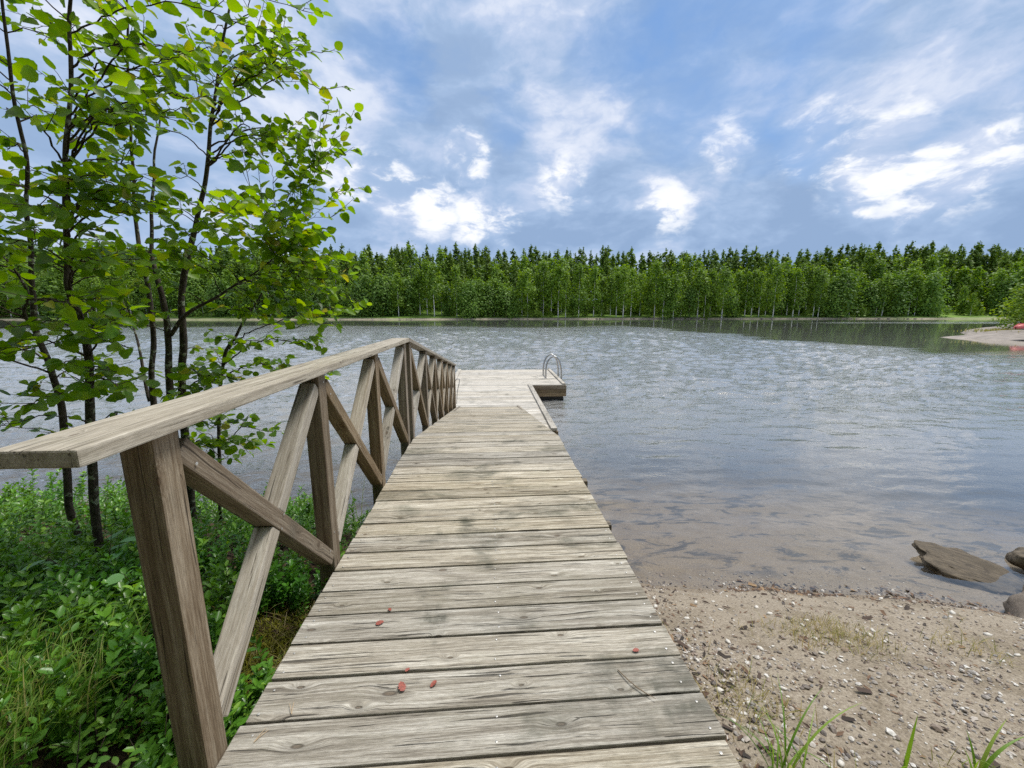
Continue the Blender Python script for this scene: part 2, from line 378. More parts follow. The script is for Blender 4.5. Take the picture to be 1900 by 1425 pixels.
# ------------------------------------------------------------------ the lie of the land (water level z = 0)
ZD = 1.66             # walkway deck
ZP = 0.56             # pontoon deck
def sstep(a, b, x):
    t = np.clip((x - a) / (b - a), 0, 1); return t * t * (3 - 2 * t)
def fnoise(x, y, s, seed=0.):
    return np.array([mnoise.noise(Vector((float(a) * s + seed, float(b) * s - seed, seed))) for a, b in zip(np.ravel(x), np.ravel(y))]).reshape(np.shape(x))
FS = 150.0            # far shore
WAVE_SLOPE = .21
def ground(x, y, detail=True):
    x = np.asarray(x, float); y = np.asarray(y, float)
    wl = sstep(.6, -1.3, x)                                   # 1 on the left bank
    shore_r = 3.95 - .13 * (x - 1.5) + np.where(x > 4.6, -.25 * (x - 4.6), 0); shore_r = np.maximum(shore_r, 1.2)
    shore_l = 4.75 + .22 * np.clip(-x - 1.0, 0, 6)
    sh = shore_r * (1 - wl) + shore_l * wl
    if detail: sh = sh + .16 * fnoise(x, y * 0, .8, 3.)
    up = sh - y
    zl = 1.72 * (1 - np.exp(-np.maximum(up, 0) / 1.45)); zr = 1.5 * (1 - np.exp(-np.maximum(up, 0) / 2.6))
    land = zl * wl + zr * (1 - wl)
    land = land - .22 * wl * sstep(-1.7, -1.0, x) * sstep(0, 1.5, up)
    bed = -(.10 * np.maximum(-up, 0) + .012 * np.maximum(-up, 0) ** 1.6)
    bed = np.maximum(bed, -4.0)
    z = np.where(up > 0, land, bed)
    # rocky point on the right
    px, py = x - 82, y - 46
    pen = 2.0 * np.exp(-((px * .85 - py * .25) / 17) ** 2 - (py / 11) ** 2) * 2.0
    pr = pen - 2.1
    z = np.where((y > 12), np.maximum(z, pr), z)
    # far shore
    far = y - (FS + 3 * np.sin(x * .023) + 1.6 * np.sin(x * .09 + 1))
    hill = .5 * (1 - np.exp(-np.maximum(far, 0) / 1.2)) + .10 * np.maximum(far - 2, 0) + .30 * np.maximum(far - 15, 0)
    top = 8.0 + 3.5 * sstep(120, 200, x)
    hill = np.where(hill > top - 1, top - 1 + (1 - np.exp(-(hill - top + 1))), hill)
    z = np.where(far > 0, hill, np.where(far > -14, np.maximum(z, far * .3), z))
    if detail:
        z = z + np.where((y < 9) & (up > 0), .02 * fnoise(x, y, 2.3) + .012 * fnoise(x, y, 7., 5.), 0) + np.where(y > FS + 6, .5 * fnoise(x, y, .06, 9.), 0)
    return z
def gz(x, y): return float(ground(np.array([x]), np.array([y]))[0])
def geo(a, b, s, g):
    o = [a]
    while o[-1] < b: o.append(o[-1] + s); s *= g
    return o
xs = [-v for v in geo(4.5, 900, .14, 1.14)][::-1] + list(np.arange(-4.4, 7.6, .085)) + geo(7.65, 900, .12, 1.12)
ys = [-v for v in geo(.6, 60, .15, 1.3)][::-1] + list(np.arange(-.5, 6.6, .085)) + geo(6.7, 138, .14, 1.13)
ys = ys + list(np.arange(ys[-1] + 1.2, 186, 1.2)) + geo(188, 1500, 5, 1.22)
xs = np.array(xs); ys = np.array(ys)
GX, GY = np.meshgrid(xs, ys)
GZ = ground(GX, GY)
nx, ny = len(xs), len(ys)
idx = np.arange(nx * ny).reshape(ny, nx)
F = np.stack([idx[:-1, :-1], idx[:-1, 1:], idx[1:, 1:], idx[1:, :-1]], -1).reshape(-1, 4)
me = mesh_from('ground', np.stack([GX, GY, GZ], -1).reshape(-1, 3), F, None, True)
ca = me.attributes.new('cover', 'FLOAT_COLOR', 'POINT')
left = sstep(.2, -1.0, GX) * (GY < 12); beach = (1 - left) * (GY < 12)
grass = np.where(GY > FS - 3, sstep(.35, .6, GZ), np.where(GY > 12, sstep(1.2, 2.0, GZ), 0))
cc = np.stack([beach, left * sstep(.02, .25, GZ), grass, np.ones_like(GX)], -1).reshape(-1)
ca.data.foreach_set('color', cc.astype(np.float32))
m, nt, out = material('ground_cover')
pos = nt.node('ShaderNodeNewGeometry').outputs['Position']
cv = nt.node('ShaderNodeAttribute', attribute_name='cover').outputs['Color']
mb, ml, mg = nt.sep(cv)
pz = nt.sep(pos)[2]
a = nt.noise(pos, 55, 5, .7); b = nt.noise(pos, 3., 5, .6, .5); c = nt.noise(pos, 190, 3, .6)
sand = nt.ramp(a, [(.3, (.135, .108, .08)), (.5, (.26, .218, .165)), (.7, (.37, .325, .26))])
sand = nt.mix(nt.rng(c, .62, .72, 0, .6), sand, (.09, .07, .055))
sand = nt.mix(nt.rng(c, .36, .28, 0, .6), sand, (.55, .5, .43))
sand = nt.mix(nt.rng(b, .46, .66, 0, .65, True), sand, nt.ramp(a, [(.3, (.075, .06, .04)), (.6, (.2, .16, .11)), (.75, (.33, .28, .22))]))
wet = nt.rng(pz, .015, .10, 1, 0, True)
sand = nt.mix(nt.math('MULTIPLY', wet, .5), sand, (.15, .11, .07))
# drifts of dark silt and leaf mould that lie on the bed
sv = nt.vmath('MULTIPLY', pos, (1.0, 2.4, 1))
silt = nt.noise(sv, 1.5, 6, .68, .7)
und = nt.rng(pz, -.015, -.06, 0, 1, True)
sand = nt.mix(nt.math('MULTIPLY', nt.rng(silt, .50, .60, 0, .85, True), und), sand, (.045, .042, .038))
sand = nt.mix(nt.math('MULTIPLY', nt.rng(nt.math('ADD', pz, nt.math('MULTIPLY', nt.math('SUBTRACT', silt, .5), .25)), -.28, -.85, 0, 1, True), mb), sand, (.028, .024, .018))  # bed colour darkened with depth, standing in for light absorbed by the water
lit = nt.ramp(nt.noise(pos, 38, 5, .7), [(.3, (.012, .009, .006)), (.5, (.045, .03, .018)), (.62, (.10, .06, .03)), (.75, (.17, .11, .05))])
gr = nt.ramp(nt.noise(pos, .35, 6, .65), [(.3, (.05, .10, .015)), (.5, (.11, .20, .022)), (.7, (.19, .28, .04))])
shorec = nt.ramp(nt.noise(pos, .6, 5, .7), [(.3, (.13, .11, .08)), (.6, (.3, .26, .2)), (.75, (.42, .38, .32))])
shorec = nt.mix(nt.rng(pz, .02, -.16, 0, 1, True), shorec, (.028, .024, .018))  # remaining bed painted darker below the waterline, for light lost in the water
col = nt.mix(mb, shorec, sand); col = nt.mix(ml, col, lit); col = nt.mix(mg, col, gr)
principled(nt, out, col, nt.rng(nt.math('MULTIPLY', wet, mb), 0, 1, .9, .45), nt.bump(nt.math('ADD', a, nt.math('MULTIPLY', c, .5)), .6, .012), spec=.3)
me.materials.append(m)
tag(link('ground', me), 'sandy beach, shaded bank and wooded far shore around the lake', None, None, 'structure')

# ------------------------------------------------------------------ water
# one sheet with real wavelets; rows and columns are closer together near the beach
wy_ = [1.0]
while wy_[-1] < 200: wy_.append(wy_[-1] * (1.0068 if 3.4 < wy_[-1] < 62 else 1.018))
wy_ = np.array(wy_)
uo = np.array(geo(1.36, 9, .03, 1.35)); uu = np.concatenate([-uo[::-1], np.linspace(-1.35, 1.35, 600), uo])
UU, WY = np.meshgrid(uu, wy_); WX = UU * (WY + .25)
lee = np.maximum(sstep(76, 90, WY + 5 * np.sin(WX * .07 + 1) + 2.5 * np.sin(WX * .19)),
                 sstep(31, 37, WX + .05 * WY + 1.6 * np.sin(WY * .33) + .8 * np.sin(WY * .9 + 1)) * sstep(20, 30, WY))
gust = 1 - sstep(.6, 1.1, ((WX - 165) / 88) ** 2 + ((WY - 101 - 1.5 * np.sin(WX * .2)) / 11) ** 2)
lee = lee * (1 - gust)
amp = (1 - .985 * lee) * np.where(WX > 0, .10 + .90 * sstep(4.2, 15, WY - .22 * np.maximum(WX - 1, 0)), .45 + .55 * sstep(4.5, 9, WY))
amp = amp * (1 + .22 * np.sin(WX * .21 + WY * .13) * np.sin(WY * .31 - WX * .08 + 2))
wr = np.random.default_rng(5); WZ = np.zeros_like(WX); NW = 72
cell = np.maximum(WY * .0033, WY * .0062)
for k in range(NW):
    lam = math.exp(wr.uniform(math.log(.13), math.log(.95)) if k < 50 else wr.uniform(math.log(.9), math.log(1.9))); th = wr.normal(-.15, .6); kk = 2 * math.pi / lam
    sl_ = WAVE_SLOPE * math.sqrt(2 / NW) * wr.uniform(.6, 1.4)
    WZ += sl_ / kk * np.cos(kk * (WX * math.sin(th) + WY * math.cos(th)) + wr.uniform(0, 6.28)) * sstep(1.9, 3.0, lam / cell)
WZ *= amp
# low even ripples running in to the beach
for lam, th, a_ in ((.52, .12, .0022), (.37, -.2, .0013), (.9, .05, .003)):
    kk = 2 * math.pi / lam; WZ += a_ * np.cos(kk * (WX * math.sin(th) + WY * math.cos(th)) + 2 * np.sin(WX * .5)) * sstep(3.8, 6.5, WY) * (1 - sstep(9, 18, WY))
m, nt, out = material('lake_water')
pos = nt.node('ShaderNodeNewGeometry').outputs['Position']
wa = nt.node('ShaderNodeAttribute', attribute_name='rnd').outputs['Fac']
q = nt.vmath('MULTIPLY', pos, (1., 1.7, 1.))
h = nt.math('ADD', nt.math('MULTIPLY', nt.noise(q, 6.5, 3, .6, .3), .034), nt.math('MULTIPLY', nt.noise(nt.vmath('ADD', q, (5, 2, 0)), 1.6, 2, .5), .09))
nrm = nt.bump(nt.math('MULTIPLY', h, nt.math('ADD', nt.math('MULTIPLY', wa, 1.), .004)), 1., 1.)
inc = nt.node('ShaderNodeNewGeometry').outputs['Incoming']
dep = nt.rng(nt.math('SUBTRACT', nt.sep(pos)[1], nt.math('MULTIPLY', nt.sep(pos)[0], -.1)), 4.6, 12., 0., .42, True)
cosv = nt.math('ABSOLUTE', nt.vmath('DOT_PRODUCT', nrm, inc))
fr = nt.math('ADD', .03, nt.math('MULTIPLY', .97, nt.math('POWER', nt.math('SUBTRACT', 1., cosv, clamp=True), 3.1)), clamp=True)
tr = nt.node('ShaderNodeBsdfTransparent'); tr.inputs[0].default_value = (.95, .94, .90, 1)
gl = nt.node('ShaderNodeBsdfGlossy'); gl.inputs['Roughness'].default_value = .03; gl.inputs['Color'].default_value = (1, .975, .93, 1)
nt.l.new(nrm, gl.inputs['Normal'])
mx = nt.node('ShaderNodeMixShader'); nt.put(mx.inputs[0], fr)
tb = nt.node('ShaderNodeBsdfDiffuse'); tb.inputs['Color'].default_value = (.42, .43, .42, 1)   # grey mixed in away from shore, painting a silvery brightness into the water
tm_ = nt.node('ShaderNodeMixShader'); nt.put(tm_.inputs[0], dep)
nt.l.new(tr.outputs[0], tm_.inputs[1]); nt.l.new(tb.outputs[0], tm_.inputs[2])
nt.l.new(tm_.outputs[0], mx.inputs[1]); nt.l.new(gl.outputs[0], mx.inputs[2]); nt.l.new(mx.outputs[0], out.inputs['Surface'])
nwx, nwy = len(uu), len(wy_); idx = np.arange(nwx * nwy).reshape(nwy, nwx)
Fw = np.stack([idx[:-1, :-1], idx[:-1, 1:], idx[1:, 1:], idx[1:, :-1]], -1).reshape(-1)
me = bpy.data.meshes.new('lake_water'); me.vertices.add(nwx * nwy); me.vertices.foreach_set('co', np.stack([WX, WY, WZ], -1).reshape(-1).astype(np.float32))
nf = len(Fw) // 4; me.loops.add(len(Fw)); me.loops.foreach_set('vertex_index', Fw.astype(np.int32))
me.polygons.add(nf); me.polygons.foreach_set('loop_start', np.arange(0, len(Fw), 4, dtype=np.int32)); me.polygons.foreach_set('use_smooth', np.ones(nf, dtype=bool))
me.update(calc_edges=True)
a_ = me.attributes.new('rnd', 'FLOAT', 'POINT'); a_.data.foreach_set('value', amp.reshape(-1).astype(np.float32))
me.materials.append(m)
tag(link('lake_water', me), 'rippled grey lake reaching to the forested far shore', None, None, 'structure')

# ------------------------------------------------------------------ walkway, gangway, pontoon
XL, XR = -.88, .79
def nails(parent, rows, name='nail_heads'):
    """one joined part: flat round nail heads; rows = list of (matrix, xs, ys, z)"""
    parts = []
    for pts in rows:
        c = Vector(pts)
        r = .0046 * random.uniform(.85, 1.15)
        V = [c + Vector((r * math.cos(k * math.pi / 4), r * math.sin(k * math.pi / 4), 0)) for k in range(8)] + [c + Vector((0, 0, .0012))]
        parts.append(([tuple(v) for v in V], [(k, (k + 1) % 8, 8) for k in range(8)]))
    V, F, _ = join(parts)
    return tag(link(name, mesh_from(name, V, F, M['nail']), parent), None, None, None, 'stuff')
def lay(parent, meshes, n, y0, pitch, xc, z, slope=0., jx=.004, skew=0.):
    nl = []
    for k in range(n):
        y = y0 + k * pitch
        o = link('plank', random.choice(meshes), parent)
        o.location = (xc + random.uniform(-jx, jx), y, z - slope * (y - y0) + random.uniform(-.002, .002))
        o.rotation_euler = (-math.atan(slope) + R(random.uniform(-.5, .5)), R(random.uniform(-.12, .12)), skew + R(random.uniform(-.18, .18)))
        nl.append((y, o.location.z))
    return nl
PT = .032; pitch = .1655
W0 = Vector((0, 1.9, 0))
wk = empty('walkway', W0)
tag(wk, 'weathered plank walkway leading from the shore out to the gangway', 'walkway')
pm = [board(XR - XL + random.uniform(-.01, .012), pitch - random.uniform(.009, .013), PT, .0045, M['deck'], 'plank') for _ in range(6)]
y0 = -.36
np_ = 29
rows = lay(wk, pm, np_, y0 - W0.y, pitch, (XL + XR) / 2 - W0.x, ZD - PT / 2, 0, .006, R(.9))
nl = []
for y, z in rows:
    for xx in (XL + .05, .02, XR - .05):
        for s in (-.045, .045):
            if random.random() < .93: nl.append((xx + random.uniform(-.012, .012), y + s + random.uniform(-.008, .008) + .016 * (xx), ZD + .0012))
nails(wk, nl)
for xx in (XL + .05, .0, XR - .05):
    link('stringer', board(4.9, .05, .145, .004, M['beam'], 'stringer'), wk, mtx=beam_matrix((xx, -.5, ZD - PT - .0765), (xx, 4.36, ZD - PT - .0765), origin=W0))
for yy, xb in ((1.2, .8), (2.1, .8), (2.76, .915), (3.55, .925), (4.15, .8)):
    link('cross_beam', board(xb + 1.0, .07, .12, .004, M['beam'], 'cross_beam'), wk, mtx=beam_matrix((-1.0, yy, ZD - PT - .211), (xb, yy, ZD - PT - .211), origin=W0))
    for xx in (-.78, .70):
        g = min(gz(xx, yy), 1.2) - .4
        link('pile', board(ZD - .26 - g, .11, .11, .006, M['beam'], 'pile'), wk, mtx=beam_matrix((xx, yy + .09, g), (xx, yy + .09, ZD - .20), Vector((0, 1, 0)), W0))

# railing along the walkway: rail, posts, crossed braces; posts stand just outside the deck edge
PS = .089
def rail_run(root, origin, ys_, base, topz, rail_a, rail_b, rail_w, below, slope=0., lap=0.):
    """posts at each Y in ys_; base(y) deck height, topz(y) underside of the rail"""
    xc = XL - PS / 2 - .002
    for y in ys_:
        L = topz(y) - base(y) + below
        link('post', board(L, PS, PS, .007, M['post'], 'post'), root, mtx=beam_matrix((xc, y, base(y) - below), (xc, y, topz(y) - .001), Vector((0, 1, 0)), origin))
    link('handrail', board((Vector(rail_b) - Vector(rail_a)).length, rail_w, .04, .005, M['rail'], 'handrail'), root, mtx=beam_matrix(rail_a, rail_b, origin=origin))
    for ya, yb in zip(ys_[:-1], ys_[1:]):
        h = PS / 2
        a_top = Vector((xc, ya + h, topz(ya + h) - .062)); b_bot = Vector((xc, yb - h, base(yb - h) + .055))
        a_bot = Vector((xc, ya + h, base(ya + h) + .10)); b_top = Vector((xc, yb - h, topz(yb - h) - .06))
        T = .07
        d1 = (b_bot - a_top).normalized()
        link('brace', board((b_bot - a_top).length - .012, T, PS - .004, .006, M['post'], 'brace'), root, mtx=beam_matrix(a_top + d1 * .006, b_bot - d1 * .006, Vector((1, 0, 0)), origin))
        d2 = (b_top - a_bot).normalized(); mid = (a_top + b_bot) / 2
        # crossing point of the two
        den = d1.y * d2.z - d1.z * d2.y
        t = ((a_top.y - a_bot.y) * d1.z - (a_top.z - a_bot.z) * d1.y) / -den
        X0 = a_bot + d2 * t; g = T * .5 / abs(d1.y * d2.z - d1.z * d2.y) + .001
        for s, e in ((a_bot + d2 * .006, X0 - d2 * g), (X0 + d2 * g, b_top - d2 * .006)):
            link('brace', board((e - s).length, T, PS - .012, .006, M['brace'], 'brace'), root, mtx=beam_matrix(s, e, Vector((1, 0, 0)), origin))
def screws(root, origin, ys_, base, topz):
    parts = []
    for ya, yb in zip(ys_[:-1], ys_[1:]):
        ym = (ya + yb) / 2
        for (y, z) in ((ym + .012, (base(ym) + topz(ym)) / 2 + .02), (ym - .016, (base(ym) + topz(ym)) / 2 - .03), (yb - .09, base(yb) + .13), (ya + .09, topz(ya) - .13), (yb + .01, topz(yb) - .05), (yb - .02, base(yb) + .2)):
            c = Vector((XL + .0005, y, z)) - origin; r = .0058
            V = [c + Vector((0, r * math.cos(k * math.pi / 4), r * math.sin(k * math.pi / 4))) for k in range(8)] + [c + Vector((.0015, 0, 0))]
            parts.append(([tuple(v) for v in V], [(k, (k + 1) % 8, 8) for k in range(8)]))
    V, F, _ = join(parts)
    tag(link('screw_heads', mesh_from('screw_heads', V, F, M['nail']), root), None, None, None, 'stuff')
RO = Vector((XL - .05, 1.1, gz(XL - .05, 1.1)))
rl = empty('walkway_railing', RO)
tag(rl, 'wooden railing with crossed braces along the left edge of the walkway', 'railing')
RT = ZD + 1.10
yp = [1.085, 2.105, 3.135, 4.185]
rail_run(rl, RO, yp, lambda y: ZD, lambda y: RT, (-.935, .822, RT + .02), (-.935, 4.25, RT + .02), .176, .62)
screws(rl, RO, yp, lambda y: ZD, lambda y: RT)
# gangway
SL = .1825; GY0, GY1 = 4.375, 10.38
gdz = lambda y: ZD - .005 - SL * (y - GY0)
GO = Vector((0, GY1, ZP))
gw = empty('gangway', GO)
tag(gw, 'plank gangway sloping down from the walkway onto the floating pontoon', 'gangway')
gm = [board(XR - XL + random.uniform(-.012, .004), .155, PT, .0045, M['deck'], 'plank') for _ in range(5)]
ng = int((GY1 - GY0) / .163)
lay(gw, gm, ng, GY0 + .08 - GO.y, .163, (XL + XR) / 2, gdz(GY0 + .08) - PT / 2 - GO.z, SL, .005)
for xx in (XL + .06, XR - .06):
    link('stringer', board(6.05, .05, .15, .004, M['beam'], 'stringer'), gw, mtx=beam_matrix((xx, GY0 + .05, gdz(GY0 + .05) - PT - .081), (xx, GY1 - .12, gdz(GY1 - .12) - PT - .03), origin=GO))
gr_ = empty('gangway_railing', Vector((XL - .05, GY1, ZP)))
tag(gr_, 'sloping wooden railing with crossed braces beside the gangway', 'railing')
gp = [4.37 + PS, 5.53, 6.44, 7.32, 8.2, 9.1, 9.98]
gt = lambda y: gdz(y) + 1.09
rail_run(gr_, Vector((XL - .05, GY1, ZP)), gp, gdz, gt, (-.925, 4.30, gt(4.30) + .021), (-.925, 10.06, gt(10.06) + .021), .14, .16)

# pontoon: narrow arm under the gangway's foot and a wide bathing platform at its end
PO = Vector((.6, 14, 0))
pn = empty('floating_pontoon', PO)
tag(pn, 'pale grey floating pontoon with a wide bathing platform at the gangway end', 'pontoon')
AX0, AX1, PX1 = -1.38, 1.43, 2.62
AY0, AY1, PY1 = 8.15, 13.42, 17.1
pp = .128
for (x0, x1, ya, yb) in ((AX0, AX1, AY0, AY1), (AX0, PX1, AY1, PY1)):
    ms = [board(x1 - x0, pp - .008, .03, .004, M['pontoon'], 'plank') for _ in range(4)]
    lay(pn, ms, int(round((yb - ya) / pp)), ya + pp / 2 - PO.y, pp, (x0 + x1) / 2 - PO.x, ZP - .015, 0, .003)
def pboard(name, a, b, w, t, mat, up=Vector((0, 0, 1))):
    return link(name, board((Vector(b) - Vector(a)).length, w, t, .005, mat, name), pn, mtx=beam_matrix(a, b, up, PO))
pboard('kerb_board', (AX1 - .065, AY0 - .02, ZP + .024), (AX1 - .065, AY1 + .0, ZP + .024), .13, .046, M['pontoon'])
pboard('kerb_board', (AX0 + .065, AY0 - .02, ZP + .024), (AX0 + .065, PY1, ZP + .024), .13, .046, M['pontoon'])
pboard('kerb_board', (PX1 - .055, AY1 + .02, ZP + .024), (PX1 - .055, PY1 - .1, ZP + .024), .11, .046, M['pontoon'])
for z in (0, 1, 2):                                            # skirt boards round the pontoon
    zz = ZP - .032 - .062 - z * .127
    pboard('skirt_board', (AX1 + .03, AY1 - .02, zz), (PX1 + .02, AY1 - .02, zz), .03, .122, M['post'])
    pboard('skirt_board', (PX1 + .018, AY1 + .0, zz), (PX1 + .018, PY1, zz), .03, .122, M['post'])
    pboard('skirt_board', (AX1 + .012, AY0 + .03, zz), (AX1 + .012, AY1 - .04, zz), .03, .122, M['post'])
    pboard('skirt_board', (AX0 - .012, AY0 + .03, zz), (AX0 - .012, PY1, zz), .03, .122, M['post'])
    pboard('skirt_board', (AX0 - .03, AY0 + .008, zz), (AX1 + .03, AY0 + .008, zz), .03, .122, M['post'])
for (a, b, w) in (((AX0 + .5, AY0 + .3, .02), (AX0 + .5, PY1 - .25, .02), .6), ((AX1 - .5, AY0 + .3, .02), (AX1 - .5, PY1 - .25, .02), .6), ((PX1 - .58, AY1 + .06, .02), (PX1 - .58, PY1 - .25, .02), 1.05)):
    pboard('float', a, b, w, .9, M['float'])
# swimming ladder: two bent tubes that arch over the edge, rungs below
LO = Vector((2.4, 15.15, ZP))
ld = empty('swim_ladder', LO)
tag(ld, 'stainless steel swim ladder with two arched handrails on the platform edge', 'ladder')
for yy in (-.35, .35):
    pts = [(-.28, 0, .005), (-.28, 0, .32), (-.23, 0, .6), (-.08, 0, .8), (.1, 0, .81), (.24, 0, .62), (.305, 0, .3), (.32, 0, 0), (.33, 0, -.6), (.34, 0, -1.3)]
    P = [Vector((p[0], yy, p[2])) for p in spline(pts, 40)]
    V, F = tube(P, [.034] * len(P), 10)
    link('handrail', mesh_from('handrail', V, F, M['steel'], True), ld)
    V, F = tube([(-.28, yy, .0), (-.28, yy, .012)], [.05, .05], 14)
    link('foot_plate', mesh_from('foot_plate', V, F, M['steel']), ld)
for k in range(4):
    V, F = tube([(.325 + .004 * k, -.35, -.25 - .28 * k), (.325 + .004 * k, .35, -.25 - .28 * k)], [.018, .018], 8)
    link('rung', mesh_from('rung', V, F, M['steel'], True), ld)
link('cross_bar', board(.72, .03, .006, .001, M['steel'], 'cross_bar'), ld, mtx=beam_matrix((-.28, -.35, .016), (-.28, .35, .016)))
# thin bent steel rod by the gangway's foot
P = spline([(0, 0, 0), (.03, .02, .35), (.09, .02, .62), (.05, .0, .70), (-.06, -.02, .58), (-.10, 0, .25)], 26)
V, F = tube(P, [.011] * len(P), 8)
tag(link('mooring_rod', mesh_from('mooring_rod', V, F, M['steel'], True), None, loc=(-.93, 10.75, ZP)), 'thin bent metal rod standing beside the foot of the gangway', 'metal rod')

# ------------------------------------------------------------------ small things on the deck
def leaf_shape(L, Wd, n=6, serr=.05, fold=.25, droop=.2, notch=True, power=.8):
    """leaf along +X, base at origin, upper face +Z"""
    V, F = [], []
    for i in range(n + 1):
        t = i / n; V.append((L * t, 0, -droop * L * t * t))
    off = n + 1
    for s in (-1, 1):
        for i in range(n + 1):
            t = i / n
            w = Wd * .5 * math.sin(math.pi * min(max(t, 0), 1) ** power) ** .62 if 0 < t < 1 else (0.02 * Wd if t == 0 else (.16 * Wd if notch else 0.0))
            w *= 1 + serr * (1 if i % 2 else -1)
            x = L * t + (.03 * L if (notch and t == 1) else 0)
            V.append((x, s * w, -droop * L * t * t + fold * w))
    for si, s in enumerate((-1, 1)):
        o = off + si * (n + 1)
        for i in range(n):
            f = (i, i + 1, o + i + 1, o + i)
            F.append(f if s > 0 else f[::-1])
    return np.array(V), F
def leaf_mesh(name, mat, **kw):
    V, F = leaf_shape(**kw); return mesh_from(name, V, F, mat, True)
fl = [leaf_mesh('fallen_leaf', M['redleaf'], L=.062, Wd=.04, n=9, serr=.22, fold=.1, droop=.06, notch=False),
      leaf_mesh('fallen_leaf', M['redleaf'], L=.05, Wd=.028, n=9, serr=.2, fold=.22, droop=.1, notch=False)]
for (x, y, s, rz, v, lb) in ((-.536, 1.622, 1.0, .4, 0, 'bright red fallen leaf lying near a plank gap on the walkway'),
                             (-.487, 1.702, .75, 2.2, 1, 'small curled red fallen leaf on the walkway, farthest of the red leaves'),
                             (-.35, 1.368, .9, .9, 1, 'dull red folded fallen leaf in the middle of a walkway plank'),
                             (-.34, 1.284, .8, 2.0, 0, 'faded flat red fallen leaf on the walkway, nearest of the red leaves'),
                             (-.22, 1.321, .45, 4.0, 1, 'tiny red leaf scrap right of the other fallen leaves on the walkway'),
                             (.62, 1.418, .6, 3.3, 0, 'crumbled reddish leaf on the right half of the walkway')):
    tag(link('fallen_leaf', fl[v], None, loc=(x, y, ZD + .006), rot=(R(random.uniform(-8, 8)), R(random.uniform(-8, 8)), rz)), lb, 'leaf', 'fallen leaves on the walkway')
for o in [o for o in COL.objects if o.name.startswith('fallen_leaf')]: o.scale = (random.uniform(.45, .75),) * 3
V, F = tube(spline([(.50, 1.33, 0), (.53, 1.27, .006), (.56, 1.235, .004), (.60, 1.195, .008)], 12), [.0022] * 9 + [.0016, .0012, .001], 6)
V[:, :2] -= (.55, 1.26)
tag(link('dry_twig', mesh_from('dry_twig', V, F, M['twig'], True), loc=(.55, 1.26, ZD + .004)), 'thin dry twig lying across a plank on the right of the walkway', 'twig')
for k, (x, y, a, lb) in enumerate(((-.80, 1.13, 1.1, 'pair of pale pine needles on the near left plank beside the railing post'), (-.72, 1.22, 2.0, 'single pale pine needle pair on the walkway, above the other needles'))):
    pts = []
    for s in (-.12, .12):
        pts.append(tube([(0, 0, .002), (.022, s * .025, .004), (.048, s * .06, .002)], [.0011, .0011, .0006], 5))
    V, F, _ = join(pts)
    tag(link('pine_needle', mesh_from('pine_needle', V, F, M['needle']), loc=(x, y, ZD + .002), rot=(0, 0, a)), lb, 'pine needle', 'pine needles on the walkway')

# ------------------------------------------------------------------ rocks and beach
def rock_mesh(name, size, mat, seed, sub=4, rough=.28, flat=.0, cut=None):
    bm = bmesh.new(); bmesh.ops.create_icosphere(bm, subdivisions=sub, radius=1)
    for v in bm.verts:
        p = v.co.copy()
        n = mnoise.noise(p * 1.1 + Vector((seed, 0, 0))) * rough * 1.3 + mnoise.noise(p * 2.7 + Vector((0, seed, 0))) * rough * .55 + mnoise.noise(p * 7 + Vector((0, 0, seed))) * rough * .18
        p = p * (1 + n)
        if flat and p.z > flat: p.z = flat + (p.z - flat) * .18
        v.co = Vector((p.x * size[0], p.y * size[1], p.z * size[2]))
    me = bpy.data.meshes.new(name); bm.to_mesh(me); bm.free()
    me.polygons.foreach_set('use_smooth', [True] * len(me.polygons)); me.materials.append(mat)
    return me
tag(link('rock', rock_mesh('rock', (.46, .31, .125), M['rock'], 5.9, 5, .3, .25), loc=(5.76, 4.0, .01), rot=(R(8), R(9), R(-38))), 'long flat brown rock rising from the shallow water off the beach', 'rock')
tag(link('rock', rock_mesh('rock', (.75, .55, .32), M['rock2'], 8.1, 5, .2, .5), loc=(5.62, 2.86, .12), rot=(R(-6), R(-5), R(20))), 'broad grey brown boulder at the water edge on the right of the beach', 'rock')
tag(link('rock', rock_mesh('rock', (.24, .2, .16), M['rock'], 12.4, 4, .25, .5), loc=(6.72, 4.05, .04)), 'small dark rock in the water at the right edge of the picture', 'rock')

peb = []
for k in range(6):
    bm = bmesh.new(); bmesh.ops.create_icosphere(bm, subdivisions=1, radius=1)
    for v in bm.verts: v.co *= 1 + .35 * mnoise.noise(v.co * 1.3 + Vector((k * 7.7, 0, 0)))
    Vp = np.array([tuple(v.co) for v in bm.verts]) * (1, random.uniform(.65, .95), random.uniform(.4, .65))
    Fp = [tuple(v.index for v in f.verts) for f in bm.faces]; bm.free()
    peb.append((Vp, Fp))
bmx = bmesh.new()
def scatter_mesh(pts, shapes, sizes, lift=.25, tilt=.4, zrot=None):
    """join copies of small shapes laid at pts"""
    parts = []
    for i, p in enumerate(pts):
        V, F = shapes[rng.integers(len(shapes))]
        e = Euler((rng.uniform(-tilt, tilt), rng.uniform(-tilt, tilt), rng.uniform(0, 6.28)))
        m3 = np.array(e.to_matrix())
        Vn = (V * sizes[i]) @ m3.T + np.array(p) + (0, 0, sizes[i] * lift)
        parts.append((Vn, F))
    return join(parts)
def beachpts(n, x0, x1, y0, y1, zmin=-.05, zmax=2, dens=None):
    P = []
    while len(P) < n:
        x = rng.uniform(x0, x1, n); y = rng.uniform(y0, y1, n); z = ground(x, y)
        ok = (z > zmin) & (z < zmax) & (x > .80)
        if dens is not None: ok &= rng.random(n) < dens(x, y, z)
        P.extend(np.stack([x, y, z], -1)[ok])
    return np.array(P[:n])
